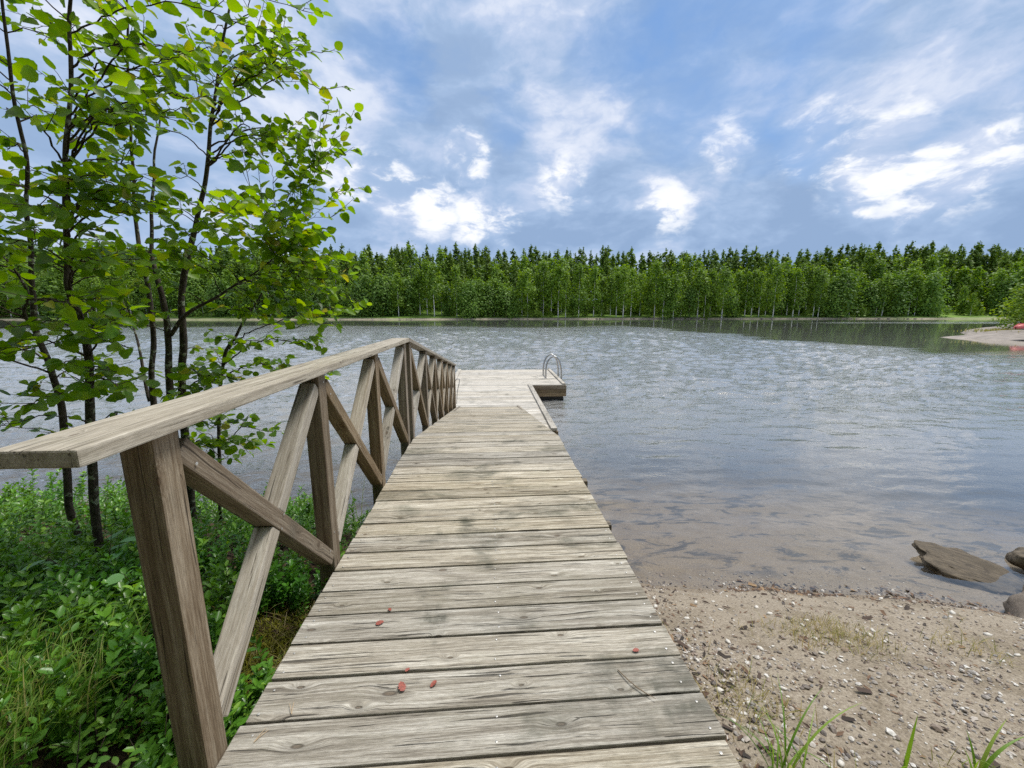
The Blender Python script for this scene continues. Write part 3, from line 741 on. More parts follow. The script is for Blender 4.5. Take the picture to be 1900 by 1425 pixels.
def d_near(x, y, z): return np.clip(.12 + .9 * sstep(.35, 1.0, z) + .8 * np.exp(-((x - 1.0) / .45) ** 2) + .5 * np.exp(-((z - .03) / .05) ** 2), 0, 1) * np.clip(.6 + .9 * fnoise(x, y, 1.6, 4), .1, 1)
P = beachpts(12000, .82, 6.5, .6, 4.2, -.10, 2, d_near)
sz = np.clip(rng.lognormal(math.log(.0068), .52, len(P)), .003, .026)
V, F, ids = scatter_mesh(P, peb, sz)
rv = rng.random(len(P))[ids]
tag(link('gravel', mesh_from('gravel', V, F, M['pebble'], False, rv)), 'mixed grey, brown and white gravel spread over the sandy beach', 'gravel', None, 'stuff')
# loose stones that can be picked out one by one
pm2 = [mesh_from('stone', V_, F_, M['whitestone'], True) for V_, F_ in peb]
P = beachpts(70, 1.0, 4.6, 1.1, 3.7, .06, 1.2)
for k, p in enumerate(P):
    o = link('stone', pm2[k % 6], loc=tuple(p + (0, 0, .006)), rot=(random.uniform(-.3, .3), random.uniform(-.3, .3), random.uniform(0, 6)))
    s = random.uniform(.012, .026); o.scale = (s * 1.2, s, s)
    tag(o, 'pale rounded stone lying loose on the gravel beach', 'stone', 'pale stones on the beach')
# bark scraps and leaf bits along the waterline and against the deck
flake = [(np.array([(-1, -.35, 0), (1, -.3, .1), (.9, .35, 0), (-.8, .4, .12)]), [(0, 1, 2, 3)]), (np.array([(-1, -.2, 0), (.2, -.3, .15), (1, .1, 0), (0, .3, .05)]), [(0, 1, 2, 3)])]
P1 = beachpts(1500, .82, 6.2, 2.2, 4.3, -.02, .12, lambda x, y, z: np.exp(-((z - .035) / .04) ** 2) * np.clip(.5 + 1.2 * fnoise(x, y, 1.1, 8), .05, 1))
P2 = beachpts(1500, .82, 1.8, .8, 3.8, .03, 1.4, lambda x, y, z: np.exp(-(x - .8) / .3))
P3 = beachpts(1200, .82, 5.5, .8, 3.6, .05, 1.4)
P = np.concatenate([P1, P2, P3])
V, F, ids = scatter_mesh(P, flake, np.clip(rng.lognormal(math.log(.014), .5, len(P)), .005, .045), .3, .35)
tag(link('beach_debris', mesh_from('beach_debris', V, F, M['litter'], False, rng.random(len(P))[ids])), 'dark bark scraps and leaf bits washed up along the waterline', 'debris', None, 'stuff')

# ------------------------------------------------------------------ grasses
def blade(L, w, bend, az, base=(0, 0, 0), lean=.15, n=6):
    V, F = [], []
    d = Vector((math.cos(az), math.sin(az), 0)); s = Vector((-math.sin(az), math.cos(az), 0))
    for i in range(n + 1):
        t = i / n; a = lean + bend * t * t
        p = Vector(base) + d * (L * (math.sin(lean) * t + .5 * bend * t * t * .9)) + Vector((0, 0, L * (t * math.cos(lean) - .35 * bend * t ** 2.4)))
        ww = w * .5 * (1 - t ** 2.2) * (.55 + .45 * min(1, t * 4)) + .0004
        V += [p - s * ww + Vector((0, 0, ww * .35)), p, p + s * ww + Vector((0, 0, ww * .35))]
    for i in range(n):
        o = i * 3
        F += [(o, o + 1, o + 4, o + 3), (o + 1, o + 2, o + 5, o + 4)]
    return np.array([tuple(v) for v in V]), F
def clump(name, x, y, z, specs, label, mat='grass', cat='grass', group=None):
    root = empty(name, (x, y, z)); tag(root, label, cat, group)
    for (L, w, bend, az, bx, by, ln) in specs:
        V, F = blade(L, w, bend, az, (bx, by, 0), ln, 8)
        link('blade', mesh_from('blade', V, F, M[mat], True), root)
    return root
def rspec(n, L0, L1, w, spread, b0=.2, b1=.9, lean=.3, az=None):
    return [(random.uniform(L0, L1), w * random.uniform(.7, 1.2), random.uniform(b0, b1), random.uniform(0, 6.28) if az is None else az + random.uniform(-.8, .8), random.gauss(0, spread), random.gauss(0, spread), random.uniform(.03, lean)) for _ in range(n)]
gzz = lambda x, y: gz(x, y) - .01
clump('grass_clump', 1.36, 1.42, gzz(1.36, 1.42), rspec(20, .18, .42, .008, .03, .5, 1.3, .5) + [(.5, .011, 1.2, .25, .02, 0, .35), (.46, .010, 1.1, .5, 0, .02, .3)], 'arching clump of green grass on the gravel beside the walkway')
clump('grass_clump', 1.93, 1.40, gzz(1.93, 1.40), [(.34, .016, .08, .5, 0, 0, .05), (.2, .012, .3, 2.5, .02, .0, .15), (.17, .012, .4, 4.2, -.03, 0, .2)], 'single broad upright grass blade at the bottom of the beach')
clump('grass_clump', 2.28, 1.38, gzz(2.28, 1.38), [(.36, .014, .9, .35, 0, 0, .18), (.33, .015, 1.2, .15, .01, 0, .3), (.22, .012, .4, 3.0, -.02, 0, .2), (.18, .012, .5, 1.2, .02, .02, .3)] + rspec(4, .12, .22, .008, .03), 'grass shoots with bent broad blades near the bottom right corner')
parts = []
P = beachpts(2600, .84, 4.2, .7, 2.8, .25, 1.4, lambda x, y, z: np.clip(fnoise(x, y, 1.3, 21) * 2.2 - .1, 0, 1) + .35 * np.exp(-(x - .85) / .25))
for p in P: parts.append(blade(random.uniform(.03, .13), random.uniform(.002, .004), random.uniform(.2, 1.1), random.uniform(0, 6.28), p, random.uniform(.1, .7), 3))
V, F, ids = join(parts)
tag(link('thin_grass', mesh_from('thin_grass', V, F, M['dry'], True, rng.random(len(parts))[ids])), 'sparse yellowing grass growing through the beach gravel', 'grass', None, 'stuff')
# reeds in the water left of the walkway
clump('reed_clump', -2.05, 5.25, -.15, rspec(12, .5, 1.15, .012, .12, .05, .35, .12) + rspec(8, .3, .6, .008, .15, .3, 1.0, .4), 'thin reeds standing in the water behind the second railing post', cat='reed')
clump('reed_clump', -1.35, 4.75, -.02, rspec(22, .3, .75, .007, .16, .3, 1.1, .45), 'sedge tuft with arching blades at the water edge left of the walkway', cat='reed')
clump('reed_clump', -5.4, 4.9, .1, rspec(20, .5, 1.1, .008, .3, .1, .6, .2), 'pale reeds on the left bank below the rail end', 'dry', 'reed')

# ------------------------------------------------------------------ left bank: lingonberry, moss, litter, plants
def small_leaf(L, w, fold=.2, droop=.15):
    V = np.array([(0, 0, 0), (L * .35, -w * .5, fold * w), (L * .75, -w * .42, fold * w - droop * L * .5), (L, 0, -droop * L), (L * .75, w * .42, fold * w - droop * L * .5), (L * .35, w * .5, fold * w), (L * .5, 0, -droop * L * .25)])
    return V, [(0, 6, 1), (1, 6, 2), (2, 6, 3), (0, 5, 6), (5, 4, 6), (4, 3, 6)]
def xform(V, m): return V @ np.array(m.to_3x3()).T + np.array(m.translation)
def sprig(h, nl, L, w, seed):
    r = random.Random(seed); parts = []; lean = r.uniform(0, .45); az = r.uniform(0, 6.28)
    d = Vector((math.sin(lean) * math.cos(az), math.sin(lean) * math.sin(az), math.cos(lean)))
    V, F = tube([(0, 0, -.03), d * h * .5, d * h], [.0016, .0014, .0008], 4, False); st = (V, F)
    for k in range(nl):
        t = .22 + .78 * k / (nl - 1); a = k * 2.4 + r.uniform(-.4, .4)
        up = .25 + .75 * t ** 2 * r.uniform(.6, 1.1)
        e = Euler((r.uniform(-.5, .5), -up, a)).to_matrix().to_4x4(); e.translation = d * h * t
        s = r.uniform(.75, 1.15) * (1.05 - .3 * abs(t - .6))
        V, F = small_leaf(L * s, w * s); parts.append((xform(V, e), F))
    return parts, st
SPR = [sprig(random.uniform(.13, .25), random.randint(17, 25), .031, .0165, k) for k in range(9)]
def bankpts(n, x0, x1, y0, y1, dens):
    P = []
    while len(P) < n:
        x = rng.uniform(x0, x1, n); y = rng.uniform(y0, y1, n); z = ground(x, y)
        ok = (z > .15) & (x < -.93) & (rng.random(n) < dens(x, y, z))
        P.extend(np.stack([x, y, z], -1)[ok])
    return np.array(P[:n])
def lg_dens(x, y, z):
    gap = np.exp(-(((x + 1.16) / .14) ** 2 + ((y - 1.75) / .28) ** 2)) + .9 * np.exp(-(((x + 1.05) / .15) ** 2 + ((y - 2.15) / .3) ** 2)) + .8 * np.exp(-(((x + 1.3) / .16) ** 2 + ((y - 1.1) / .22) ** 2)) + .9 * np.exp(-(((x + 1.75) / .3) ** 2 + ((y - 1.15) / .18) ** 2))
    return np.clip(.85 + .9 * fnoise(x, y, 2.4, 2) - gap, .02, 1)
def build_sprigs(P, smin, smax, name, label, mat):
    parts, stems, rv = [], [], []
    for p in P:
        lv, st = SPR[rng.integers(len(SPR))]
        s = rng.uniform(smin, smax); m = (Matrix.Translation(Vector(p)) @ Euler((rng.uniform(-.25, .25), rng.uniform(-.25, .25), rng.uniform(0, 6.28))).to_matrix().to_4x4() @ Matrix.Scale(s, 4))
        b = rng.random() * .55
        for V, F in lv: parts.append((xform(V, m), F)); rv.append(min(.99, b + rng.random() * .4))
        parts.append((xform(st[0], m), st[1])); rv.append(.02)
    V, F, ids = join(parts)
    return tag(link(name, mesh_from(name, V, F, M[mat], True, np.array(rv)[ids])), label, 'ground cover', None, 'stuff')
P = np.concatenate([bankpts(1750, -3.2, -.95, .55, 2.4, lg_dens), bankpts(850, -4.6, -.95, 2.2, 4.2, lambda x, y, z: np.clip(.8 + fnoise(x, y, 2, 6), .1, 1))])
build_sprigs(P, .9, 1.6, 'lingonberry_cover', 'glossy green lingonberry sprigs covering the bank left of the railing', 'lingon')
# leaf litter
P = bankpts(2600, -3, -.94, .6, 3.4, lambda x, y, z: np.ones_like(x))
V, F, ids = scatter_mesh(P, flake, np.clip(rng.lognormal(math.log(.022), .4, len(P)), .008, .05), .35, .5)
tag(link('leaf_litter', mesh_from('leaf_litter', V, F, M['litter'], False, rng.random(len(P))[ids])), 'brown leaf litter lying on the bank under the lingonberry', 'leaf litter', None, 'stuff')
# moss cushion and dry grass beside the deck
parts = []
for k in range(1500):
    x, y = random.gauss(-1.22, .12), random.gauss(1.78, .2)
    if x > -.94: continue
    p = (x, y, gz(x, y) + random.uniform(-.01, .07))
    for j in range(2): parts.append(blade(random.uniform(.02, .045), .006, random.uniform(.2, 1.2), random.uniform(0, 6.28), p, random.uniform(.1, .9), 2))
V, F, ids = join(parts)
tag(link('moss_cushion', mesh_from('moss_cushion', V, F, M['moss'], True, rng.random(len(parts))[ids])), 'yellow green moss cushion between the railing braces and the lingonberry', 'moss', None, 'stuff')
parts = []
for k in range(420):
    x, y = random.gauss(-1.07, .09), random.gauss(2.1, .32)
    if x > -.94: continue
    parts.append(blade(random.uniform(.08, .26), random.uniform(.002, .004), random.uniform(.3, 1.6), random.uniform(0, 6.28), (x, y, gz(x, y)), random.uniform(.1, .9), 4))
V, F, ids = join(parts)
tag(link('dry_grass', mesh_from('dry_grass', V, F, M['dry'], True, rng.random(len(parts))[ids])), 'tangled dry yellow grass at the foot of the second railing post', 'grass', None, 'stuff')
clump('grass_clump', -1.1, 1.52, gz(-1.1, 1.52), [(.42, .009, .8, .15, 0, 0, .5), (.4, .008, .9, -.35, 0, .02, .45), (.3, .007, .7, .7, .01, 0, .3), (.28, .007, .9, 2.6, 0, 0, .4)], 'long green grass blades leaning toward the deck between railing posts')
# feathery bright grass in the bottom left corner
parts = []
for k in range(1500):
    x, y = random.uniform(-2.1, -1.42), random.gauss(1.17, .16)
    parts.append(blade(random.uniform(.09, .22), random.uniform(.002, .0045), random.uniform(.2, 1.0), random.gauss(.6, 1.2), (x, y, gz(x, y) + .17), random.uniform(.05, .5), 4))
V, F, ids = join(parts)
tag(link('feathery_grass', mesh_from('feathery_grass', V, F, M['grass'], True, (.35 + rng.random(len(parts)) * .5)[ids])), 'bright feathery green grass filling the bottom left corner', 'grass', None, 'stuff')
# bilberry shrubs: stem and leaves each a part
BL = [leaf_mesh('leaf', M['bilberry'], L=.042, Wd=.021, n=5, serr=.0, fold=.3, droop=.12, notch=False, power=.95), leaf_mesh('leaf', M['bilberry'], L=.034, Wd=.018, n=5, serr=.0, fold=.2, droop=.2, notch=False, power=.95)]
def plant(name, x, y, label, h, nst, nleaf, meshes, cat, spread=.12, flat=0., sc=1., group=None):
    z = gz(x, y); root = empty(name, (x, y, z)); tag(root, label, cat, group)
    stems = []
    for s in range(nst):
        a = s / nst * 6.28 + random.uniform(-.5, .5); d = Vector((math.cos(a), math.sin(a), 0))
        hh = h * random.uniform(.75, 1.1)
        P = spline([(0, 0, -.02), d * spread * .4 + Vector((0, 0, hh * .5)), d * spread * random.uniform(.8, 1.3) + Vector((0, 0, hh))], 8)
        V, F = tube(P, [.003 * (1 - .6 * i / 7) for i in range(8)], 5)
        link('stem', mesh_from('stem', V, F, M['twigs'], True), root)
        for k in range(nleaf):
            t = .3 + .7 * k / (nleaf - 1); p = P[min(7, int(t * 7))]
            az = a + (1 if k % 2 else -1) * random.uniform(.5, 1.4) if k < nleaf - 1 else a
            o = link('leaf', random.choice(meshes), root, loc=p, rot=(random.uniform(-.4, .4), -random.uniform(.0, .8) * (1 - flat), az))
            o.scale = (sc * random.uniform(.8, 1.2),) * 3
for k, (x, y, lb) in enumerate(((-1.16, 1.16, 'bright green bilberry shrub at the foot of the nearest railing post'), (-1.40, 1.22, 'bilberry shrub with yellow green leaves left of the nearest railing post'),
                                (-1.13, 1.42, 'small bilberry shrub pressed against the nearest railing post'), (-1.32, 1.05, 'bilberry shrub at the bottom edge of the picture, left of the deck'), (-1.62, 1.34, 'bilberry shrub rising from the feathery grass in the corner'))):
    plant('bilberry_shrub', x, y, lb, .26, 7, 10, BL, 'shrub', .11, 0, 1.0, 'bilberry shrubs on the bank')
SD = [leaf_mesh('leaf', M['seedling'], L=.085, Wd=.066, n=8, serr=.03, fold=.18, droop=.1, notch=True)]
plant('alder_seedling', -2.08, 2.0, 'alder seedling with large dull green leaves above the lingonberry', .42, 4, 4, SD, 'seedling', .17, .7, .9)
plant('alder_seedling', -1.72, 1.9, 'small seedling with round grey green leaves behind the first railing post', .36, 3, 3, SD, 'seedling', .13, .7, .9)

# ------------------------------------------------------------------ alders on the left bank
def at(px, py, Y):
    d = pixdir(px, py); t = Y / d.y; return Vector(CAM) + d * t
AL = [dict(L=.074, Wd=.066, n=9, serr=.045, fold=.22, droop=.18, notch=True, power=.72),
      dict(L=.07, Wd=.058, n=9, serr=.05, fold=.4, droop=.32, notch=True, power=.75),
      dict(L=.066, Wd=.054, n=9, serr=.04, fold=.1, droop=-.12, notch=False, power=.8),
      dict(L=.078, Wd=.060, n=9, serr=.05, fold=.55, droop=.1, notch=True, power=.7)]
AME = [leaf_mesh('leaf', M['alder'], **a) for a in AL]; ASH = [leaf_shape(**a) for a in AL]
TR = [  # name label, stems as photograph points at a distance, thickness at base
    dict(label='slim alder nearest the left edge, with a leaning dark trunk', stems=[
        ([(150, 1010, 2.5), (128, 925, 2.5), (113, 771, 2.5), (98, 687, 2.5), (66, 600, 2.5), (60, 500, 2.48), (52, 400, 2.45), (48, 300, 2.4), (20, 150, 2.35), (0, -60, 2.3), (-10, -300, 2.3)], .024),
        ([(66, 610, 2.5), (45, 580, 2.45), (50, 545, 2.4), (25, 500, 2.35), (-20, 455, 2.3), (-120, 380, 2.2)], .011)]),
    dict(label='alder with a tall straight black trunk just above the rail end', stems=[
        ([(176, 1000, 2.3), (172, 900, 2.3), (168, 770, 2.3), (163, 660, 2.3), (153, 605, 2.28), (128, 540, 2.25), (124, 480, 2.25), (122, 360, 2.2), (128, 200, 2.2), (131, 60, 2.2), (134, -100, 2.2), (140, -400, 2.25)], .027)]),
    dict(label='many stemmed alder behind the railing, its branches reaching over the rail', stems=[
        ([(292, 850, 3.0), (284, 740, 3.0), (283, 640, 3.0), (276, 540, 3.0), (258, 460, 3.0), (250, 400, 3.0), (244, 250, 2.95), (236, 70, 2.9), (232, -150, 2.9)], .025),
        ([(322, 850, 2.85), (316, 740, 2.85), (312, 640, 2.85), (303, 560, 2.85), (291, 515, 2.85), (280, 440, 2.9), (285, 330, 2.95), (300, 200, 3.0)], .03),
        ([(338, 850, 2.9), (338, 740, 2.9), (340, 640, 2.9), (338, 540, 2.9), (352, 460, 2.9), (368, 400, 2.9), (382, 320, 2.9), (396, 200, 2.9), (412, 90, 2.9), (440, -80, 2.9)], .032),
        ([(316, 622, 2.85), (345, 585, 2.8), (400, 552, 2.75), (460, 515, 2.7), (505, 480, 2.7)], .017),
        ([(385, 860, 3.1), (410, 705, 3.1), (440, 620, 3.1), (465, 580, 3.1), (500, 520, 3.1), (545, 440, 3.1)], .017),
        ([(278, 745, 3.05), (262, 660, 3.1), (245, 600, 3.15), (225, 550, 3.2)], .014)]),
]
def rbound(y):
    return float(np.interp(y, [-400, 0, 90, 200, 260, 330, 420, 480, 570, 620, 700, 760], [430, 560, 600, 640, 620, 590, 600, 610, 640, 600, 500, 430]))
targets = []
def addt(n, x0, x1, y0, y1, d0, d1, clip=True):
    k = 0
    while k < n:
        x, y = random.uniform(x0, x1), random.uniform(y0, y1)
        if clip and x > rbound(y): continue
        targets.append(at(x, y, random.uniform(d0, d1))); k += 1
addt(60, -40, 430, 0, 480, 1.75, 3.1); addt(28, 380, 640, 20, 430, 2.3, 3.1); addt(16, 430, 650, 440, 620, 2.3, 3.0); addt(28, 200, 640, 420, 600, 2.3, 3.1)
addt(40, -40, 300, 480, 860, 1.7, 2.8); addt(12, 330, 540, 620, 760, 2.6, 3.2); addt(15, 330, 560, 770, 900, 2.6, 3.3)
addt(22, -300, 380, -420, 0, 2.0, 3.1); addt(18, -420, -40, 0, 700, 1.8, 2.8, False)
for p in ((655, 205, 2.7), (640, 160, 2.7), (620, 95, 2.8), (585, 15, 2.8), (570, 130, 2.7), (555, 250, 2.6), (630, 350, 2.8), (635, 390, 2.8), (615, 290, 2.8), (660, 560, 2.7), (655, 520, 2.7), (620, 600, 2.7), (600, 640, 2.7), (640, 480, 2.8), (545, 690, 2.9), (610, 700, 3.2), (520, 800, 3.1), (470, 830, 3.1), (590, 560, 2.6), (560, 590, 2.6)): targets.append(at(*p))
trees = []
for T in TR:
    stems = []
    for pts, r0 in T['stems']:
        P3 = [at(*p) for p in pts]
        if pts[0][1] > 780:
            P3[0].z = min(P3[0].z, gz(P3[0].x, P3[0].y)) - .1
        n = max(24, len(pts) * 6); C = spline(P3, n)
        for i in range(1, n - 1): C[i] = C[i] + Vector((mnoise.noise(C[i] * 4.) * .012, mnoise.noise(C[i] * 4. + Vector((9, 0, 0))) * .012, 0))
        stems.append((C, [.86 * r0 * (1 - .82 * i / (n - 1)) for i in range(n)]))
    trees.append(dict(label=T['label'], stems=stems, twigs=[], leaves=[]))
def put_leaf(t, p, d, side, size):
    """leaf on a short stalk; blade spread roughly level, pointing out from the twig"""
    h = Vector((d.x, d.y, d.z * .35)); h = h.normalized() if h.length > .05 else Vector((1, 0, 0))
    lat = Vector((0, 0, 1)).cross(h).normalized() * side
    ax = (h * random.uniform(.2, 1.) + lat * random.uniform(.4, 1.1) + Vector((0, 0, random.uniform(-.7, .45)))).normalized()
    up = (Vector((0, 0, 1)) + Vector((random.gauss(0, .75), random.gauss(0, .75), 0))).normalized()
    y = up.cross(ax).normalized(); z = ax.cross(y)
    m = Matrix((ax, y, z)).transposed().to_4x4(); b = p + ax * .014; m.translation = b
    t['twigs'].append(([p, b], [.0011, .0009]))
    t['leaves'].append((m @ Matrix.Scale(size, 4), random.randrange(4), (b - Vector(CAM)).length / size))
def leafy(t, C, r0, r1, start, step, szf=1.):
    n = len(C); t['twigs'].append((C, [r0 + (r1 - r0) * i / (n - 1) for i in range(n)]))
    acc = 0; side = random.choice((-1, 1)); L = sum((C[i + 1] - C[i]).length for i in range(n - 1)); run = 0
    for i in range(n - 1):
        seg = (C[i + 1] - C[i]).length; run += seg
        if run < start * L: continue
        acc += seg
        while acc > step:
            acc -= step * random.uniform(.75, 1.3); side = -side
            put_leaf(t, C[i + 1], (C[i + 1] - C[i]).normalized(), side, szf * random.uniform(.5, 1.2) * (1 - .25 * i / n))
    put_leaf(t, C[-1], (C[-1] - C[-2]).normalized(), side * .3, szf * random.uniform(.6, .9))
for e in targets:
    best = None
    for t in trees:
        for C, rr in t['stems']:
            for i in range(4, len(C)):
                v = e - C[i]; hd = math.hypot(v.x, v.y)
                cost = v.length + max(0, hd * .15 - v.z) * 1.2 + (0.25 if rr[i] > .03 else 0)
                if best is None or cost < best[0]: best = (cost, t, C[i], (C[min(i + 1, len(C) - 1)] - C[i - 1]).normalized(), rr[i])
    _, t, s, sd, r = best
    v = e - s; d = v.length
    mid = s + v * .5 + sd * d * .12 + Vector((random.gauss(0, .05), random.gauss(0, .05), random.gauss(.02, .04))) * d
    n = max(8, int(d / .03)); C = spline([s, s + v * .22 + sd * d * .1, mid, s + v * .8 + sd * d * .04, e], n)
    C = [C[0]] + [c + Vector((random.gauss(0, .0035), random.gauss(0, .0035), random.gauss(0, .0035))) for c in C[1:]]
    leafy(t, C, min(r * .5, .003 + .005 * d), .0012, .3, .046, 1.04)
    for k in range(random.randint(2, 4) if d > .25 else 1):
        i = int(n * random.uniform(.3, .85)); dv = (C[min(i + 1, n - 1)] - C[i - 1]).normalized()
        lat = Vector((0, 0, 1)).cross(dv)
        if lat.length < .1: lat = Vector((1, 0, 0))
        q = (dv * .8 + lat.normalized() * random.choice((-1, 1)) * random.uniform(.5, 1.) + Vector((0, 0, random.uniform(-.1, .5)))).normalized() * random.uniform(.1, .24)
        leafy(t, spline([C[i], C[i] + q * .5 + Vector((0, 0, .006)), C[i] + q + Vector((0, 0, .02))], 7), .002, .001, .12, .042, .98)
for t in trees:
    b = t['stems'][0][0][0]; o0 = Vector((b.x, b.y, gz(b.x, b.y)))
    root = empty('alder_tree', o0); tag(root, t['label'], 'tree', 'alders on the left bank')
    for C, rr in t['stems']:
        V, F = tube([c - o0 for c in C], [r * (1 + .12 * mnoise.noise(c * 9)) for c, r in zip(C, rr)], 10)
        link('trunk', mesh_from('trunk', V, F, M['bark'], True), root)
    parts = [tube([c - o0 for c in C], rr, 5, False) for C, rr in t['twigs']]
    V, F, _ = join(parts)
    tag(link('twigs', mesh_from('twigs', V, F, M['twigs'], True), root), None, None, None, 'stuff')
    L = sorted(t['leaves'], key=lambda q: q[2])
    for m, v, _ in L[:300]:
        mm = m.copy(); mm.translation = mm.translation - o0
        link('leaf', AME[v], root, mtx=mm)
    if len(L) > 300:
        parts = []
        for m, v, _ in L[300:]:
            mm = m.copy(); mm.translation = mm.translation - o0
            parts.append((xform(ASH[v][0], mm), ASH[v][1]))
        V, F, ids = join(parts)
        tag(link('foliage', mesh_from('foliage', V, F, M['alder'], True, rng.random(len(parts))[ids]), root), None, None, None, 'stuff')
    print('alder', len(L), 'leaves')

# ------------------------------------------------------------------ the far forest
def cards(C, size, out, seed, flat=.0, mul=None):
    """leaf-clump faces at the points C, turned loosely outward"""
    r = np.random.default_rng(seed); n = len(C)
    nrm = out + r.normal(0, .55, (n, 3)); nrm[:, 2] += flat; nrm /= np.linalg.norm(nrm, axis=1)[:, None] + 1e-9
    a = np.cross(nrm, r.normal(0, 1, (n, 3))); a /= np.linalg.norm(a, axis=1)[:, None] + 1e-9
    b = np.cross(nrm, a); s = size * r.uniform(.6, 1.3, (n, 1)) * (1 if mul is None else mul[:, None]); s2 = s * r.uniform(.45, .8, (n, 1))
    V = np.stack([C - a * s - b * s2 * .4, C + a * s * .2 - b * s2, C + a * s + b * s2 * .3, C - a * s * .1 + b * s2], 1).reshape(-1, 3)
    F = np.arange(4 * n).reshape(n, 4)
    return V, F, np.repeat(np.clip(r.normal(.5, .18, n), 0, .99), 4)
def crown_birch(seed, h, rad, base=.28, ncl=46, per=22, size=.34):
    r = np.random.default_rng(seed); Cs, Os = [], []
    for k in range(ncl):
        t = r.random() ** .85; z = h * (base + (1 - base) * t)
        rr = rad * (math.sin(math.pi * min(1, (t * .86 + .14)) ** .8) ** .75) * r.uniform(.25, 1.05); a = r.uniform(0, 6.28)
        c = np.array([math.cos(a) * rr, math.sin(a) * rr, z])
        P = c + r.normal(0, 1, (per, 3)) * (rad * .22, rad * .22, rad * .30)
        Cs.append(P); o = P - (0, 0, z - rad * .4); Os.append(o / (np.linalg.norm(o, axis=1)[:, None] + 1e-6))
    return cards(np.concatenate(Cs), size, np.concatenate(Os), seed, .35)
def crown_pine(seed, h, rad, base=.35, size=.34, spruce=False, nlev=17):
    r = np.random.default_rng(seed); Cs, Os = [], []
    for k in range(nlev):
        t = k / (nlev - 1); z = h * (base + (1 - base) * t)
        env = (1 - t) ** (.75 if spruce else .5) * (1 if spruce else min(1, .45 + t * 2.2)) + .03
        nb = r.integers(4, 7)
        for j in range(nb):
            a = r.uniform(0, 6.28); L = rad * env * r.uniform(.65, 1.15); m = max(3, int(L / .17))
            u = np.linspace(.12, 1, m)[:, None]
            P = np.hstack([np.cos(a) * L * u, np.sin(a) * L * u, z + L * u * (.35 if not spruce else .1) - (.45 if spruce else .1) * L * u ** 2]) + r.normal(0, .13, (m, 3))
            P = np.repeat(P, 2, 0) + r.normal(0, .16, (2 * m, 3))
            Cs.append(P); o = np.tile([math.cos(a) * .6, math.sin(a) * .6, .7], (2 * m, 1)); Os.append(o)
    Cs.append(np.stack([r.normal(0, .04, 12), r.normal(0, .04, 12), h + np.linspace(-.6, .35, 12)], -1)); Os.append(np.tile([0, .9, .1], (12, 1)))
    C_ = np.concatenate(Cs)
    return cards(C_, size, np.concatenate(Os), seed, 0., np.clip((h + .9 - C_[:, 2]) / 2.6, .28, 1))
def trunk_mesh(h, r, mat, seed, name='trunk', top=.9):
    rr = random.Random(seed); P = [Vector((rr.gauss(0, .06) * i / 5 * 2, rr.gauss(0, .06) * i / 5 * 2, h * top * i / 7 - (.4 if i == 0 else 0))) for i in range(8)]
    V, F = tube(P, [r * (1 - .8 * i / 7) for i in range(8)], 6)
    return mesh_from(name, V, F, mat, True)
VAR = {'birch': [], 'willow': [], 'pine': []}
RAW = {'birch': [], 'willow': [], 'pine': []}
for k in range(7):
    h = random.uniform(15.5, 19.5); c = crown_birch(100 + k, h, random.uniform(2.5, 3.5), random.uniform(.14, .32), 62, 22, .36)
    VAR['birch'].append((h, trunk_mesh(h, .2, M['birchbark'], k), mesh_from('crown', c[0], c[1], M['birchleaf'], False, c[2]))); RAW['birch'].append((h, c))
for k in range(5):
    h = random.uniform(9.5, 13.5); c = crown_birch(200 + k, h, random.uniform(3.8, 5.0), .03, 84, 26, .36)
    VAR['willow'].append((h, trunk_mesh(h, .16, M['pinebark'], 50 + k, top=.7), mesh_from('crown', c[0], c[1], M['willow'], False, c[2]))); RAW['willow'].append((h, c))
for k in range(7):
    h = random.uniform(20, 24.5); sp = k % 3 == 0; c = crown_pine(300 + k, h, random.uniform(2.5, 3.3) * (1.1 if sp else 1), .10 if sp else random.uniform(.25, .4), .38, sp, 26 if sp else 20)
    VAR['pine'].append((h, trunk_mesh(h, .2, M['pinebark'], 80 + k, top=.97), mesh_from('crown', c[0], c[1], M['pineleaf'], False, c[2]))); RAW['pine'].append((h, c))
LBL = {'birch': ('birch_tree', 'slender green birch with a pale trunk in the forest front across the lake', 'birches on the far shore'),
       'willow': ('willow_tree', 'rounded leafy willow at the water edge of the far shore', 'willows on the far shore'),
       'pine': ('pine_tree', 'tall dark conifer rising among the birches on the far shore', 'conifers on the far shore')}
def far_tree(kind, X, Y, s=1.):
    h, tm, cm = random.choice(VAR[kind]); nm, lb, gp_ = LBL[kind]
    root = empty(nm, (X, Y, gz(X, Y)), random.uniform(0, 6.28)); root.scale = (s * random.uniform(.9, 1.1),) * 2 + (s,)
    tag(root, lb, 'tree', gp_); link('trunk', tm, root); link('crown', cm, root)
def clear(px): return 1765 < px < 1895
px = -70
while px < 1990:
    Y = FS + random.uniform(3.5, 10); X = (px - 908) / 735 * Y
    if clear(px):
        if random.random() < .3: far_tree('birch', X, Y, random.uniform(.45, .65))
    else:
        if 660 < px < 960: kind = 'willow' if random.random() < .72 else 'birch'
        elif px < 660: kind = 'willow' if random.random() < .4 else 'birch'
        elif px > 1480: kind = 'willow' if random.random() < .45 else 'birch'
        else: kind = 'birch' if random.random() < .9 else 'willow'
        s = random.uniform(.8, 1.15)
        if kind == 'willow': s *= 1.05 if px < 960 else (.8 if px < 1480 else 1.25)
        far_tree(kind, X, Y, s)
    px += random.uniform(10, 17)
px = -70
while px < 1990:
    Y = FS + random.uniform(14, 24); X = (px - 908) / 735 * Y
    kind = 'pine' if random.random() < .5 else 'birch'
    far_tree(kind, X, Y, random.uniform(.85, 1.05) * (1.2 if kind == 'birch' else .9) * (.7 if clear(px) else 1))
    px += random.uniform(13, 20)
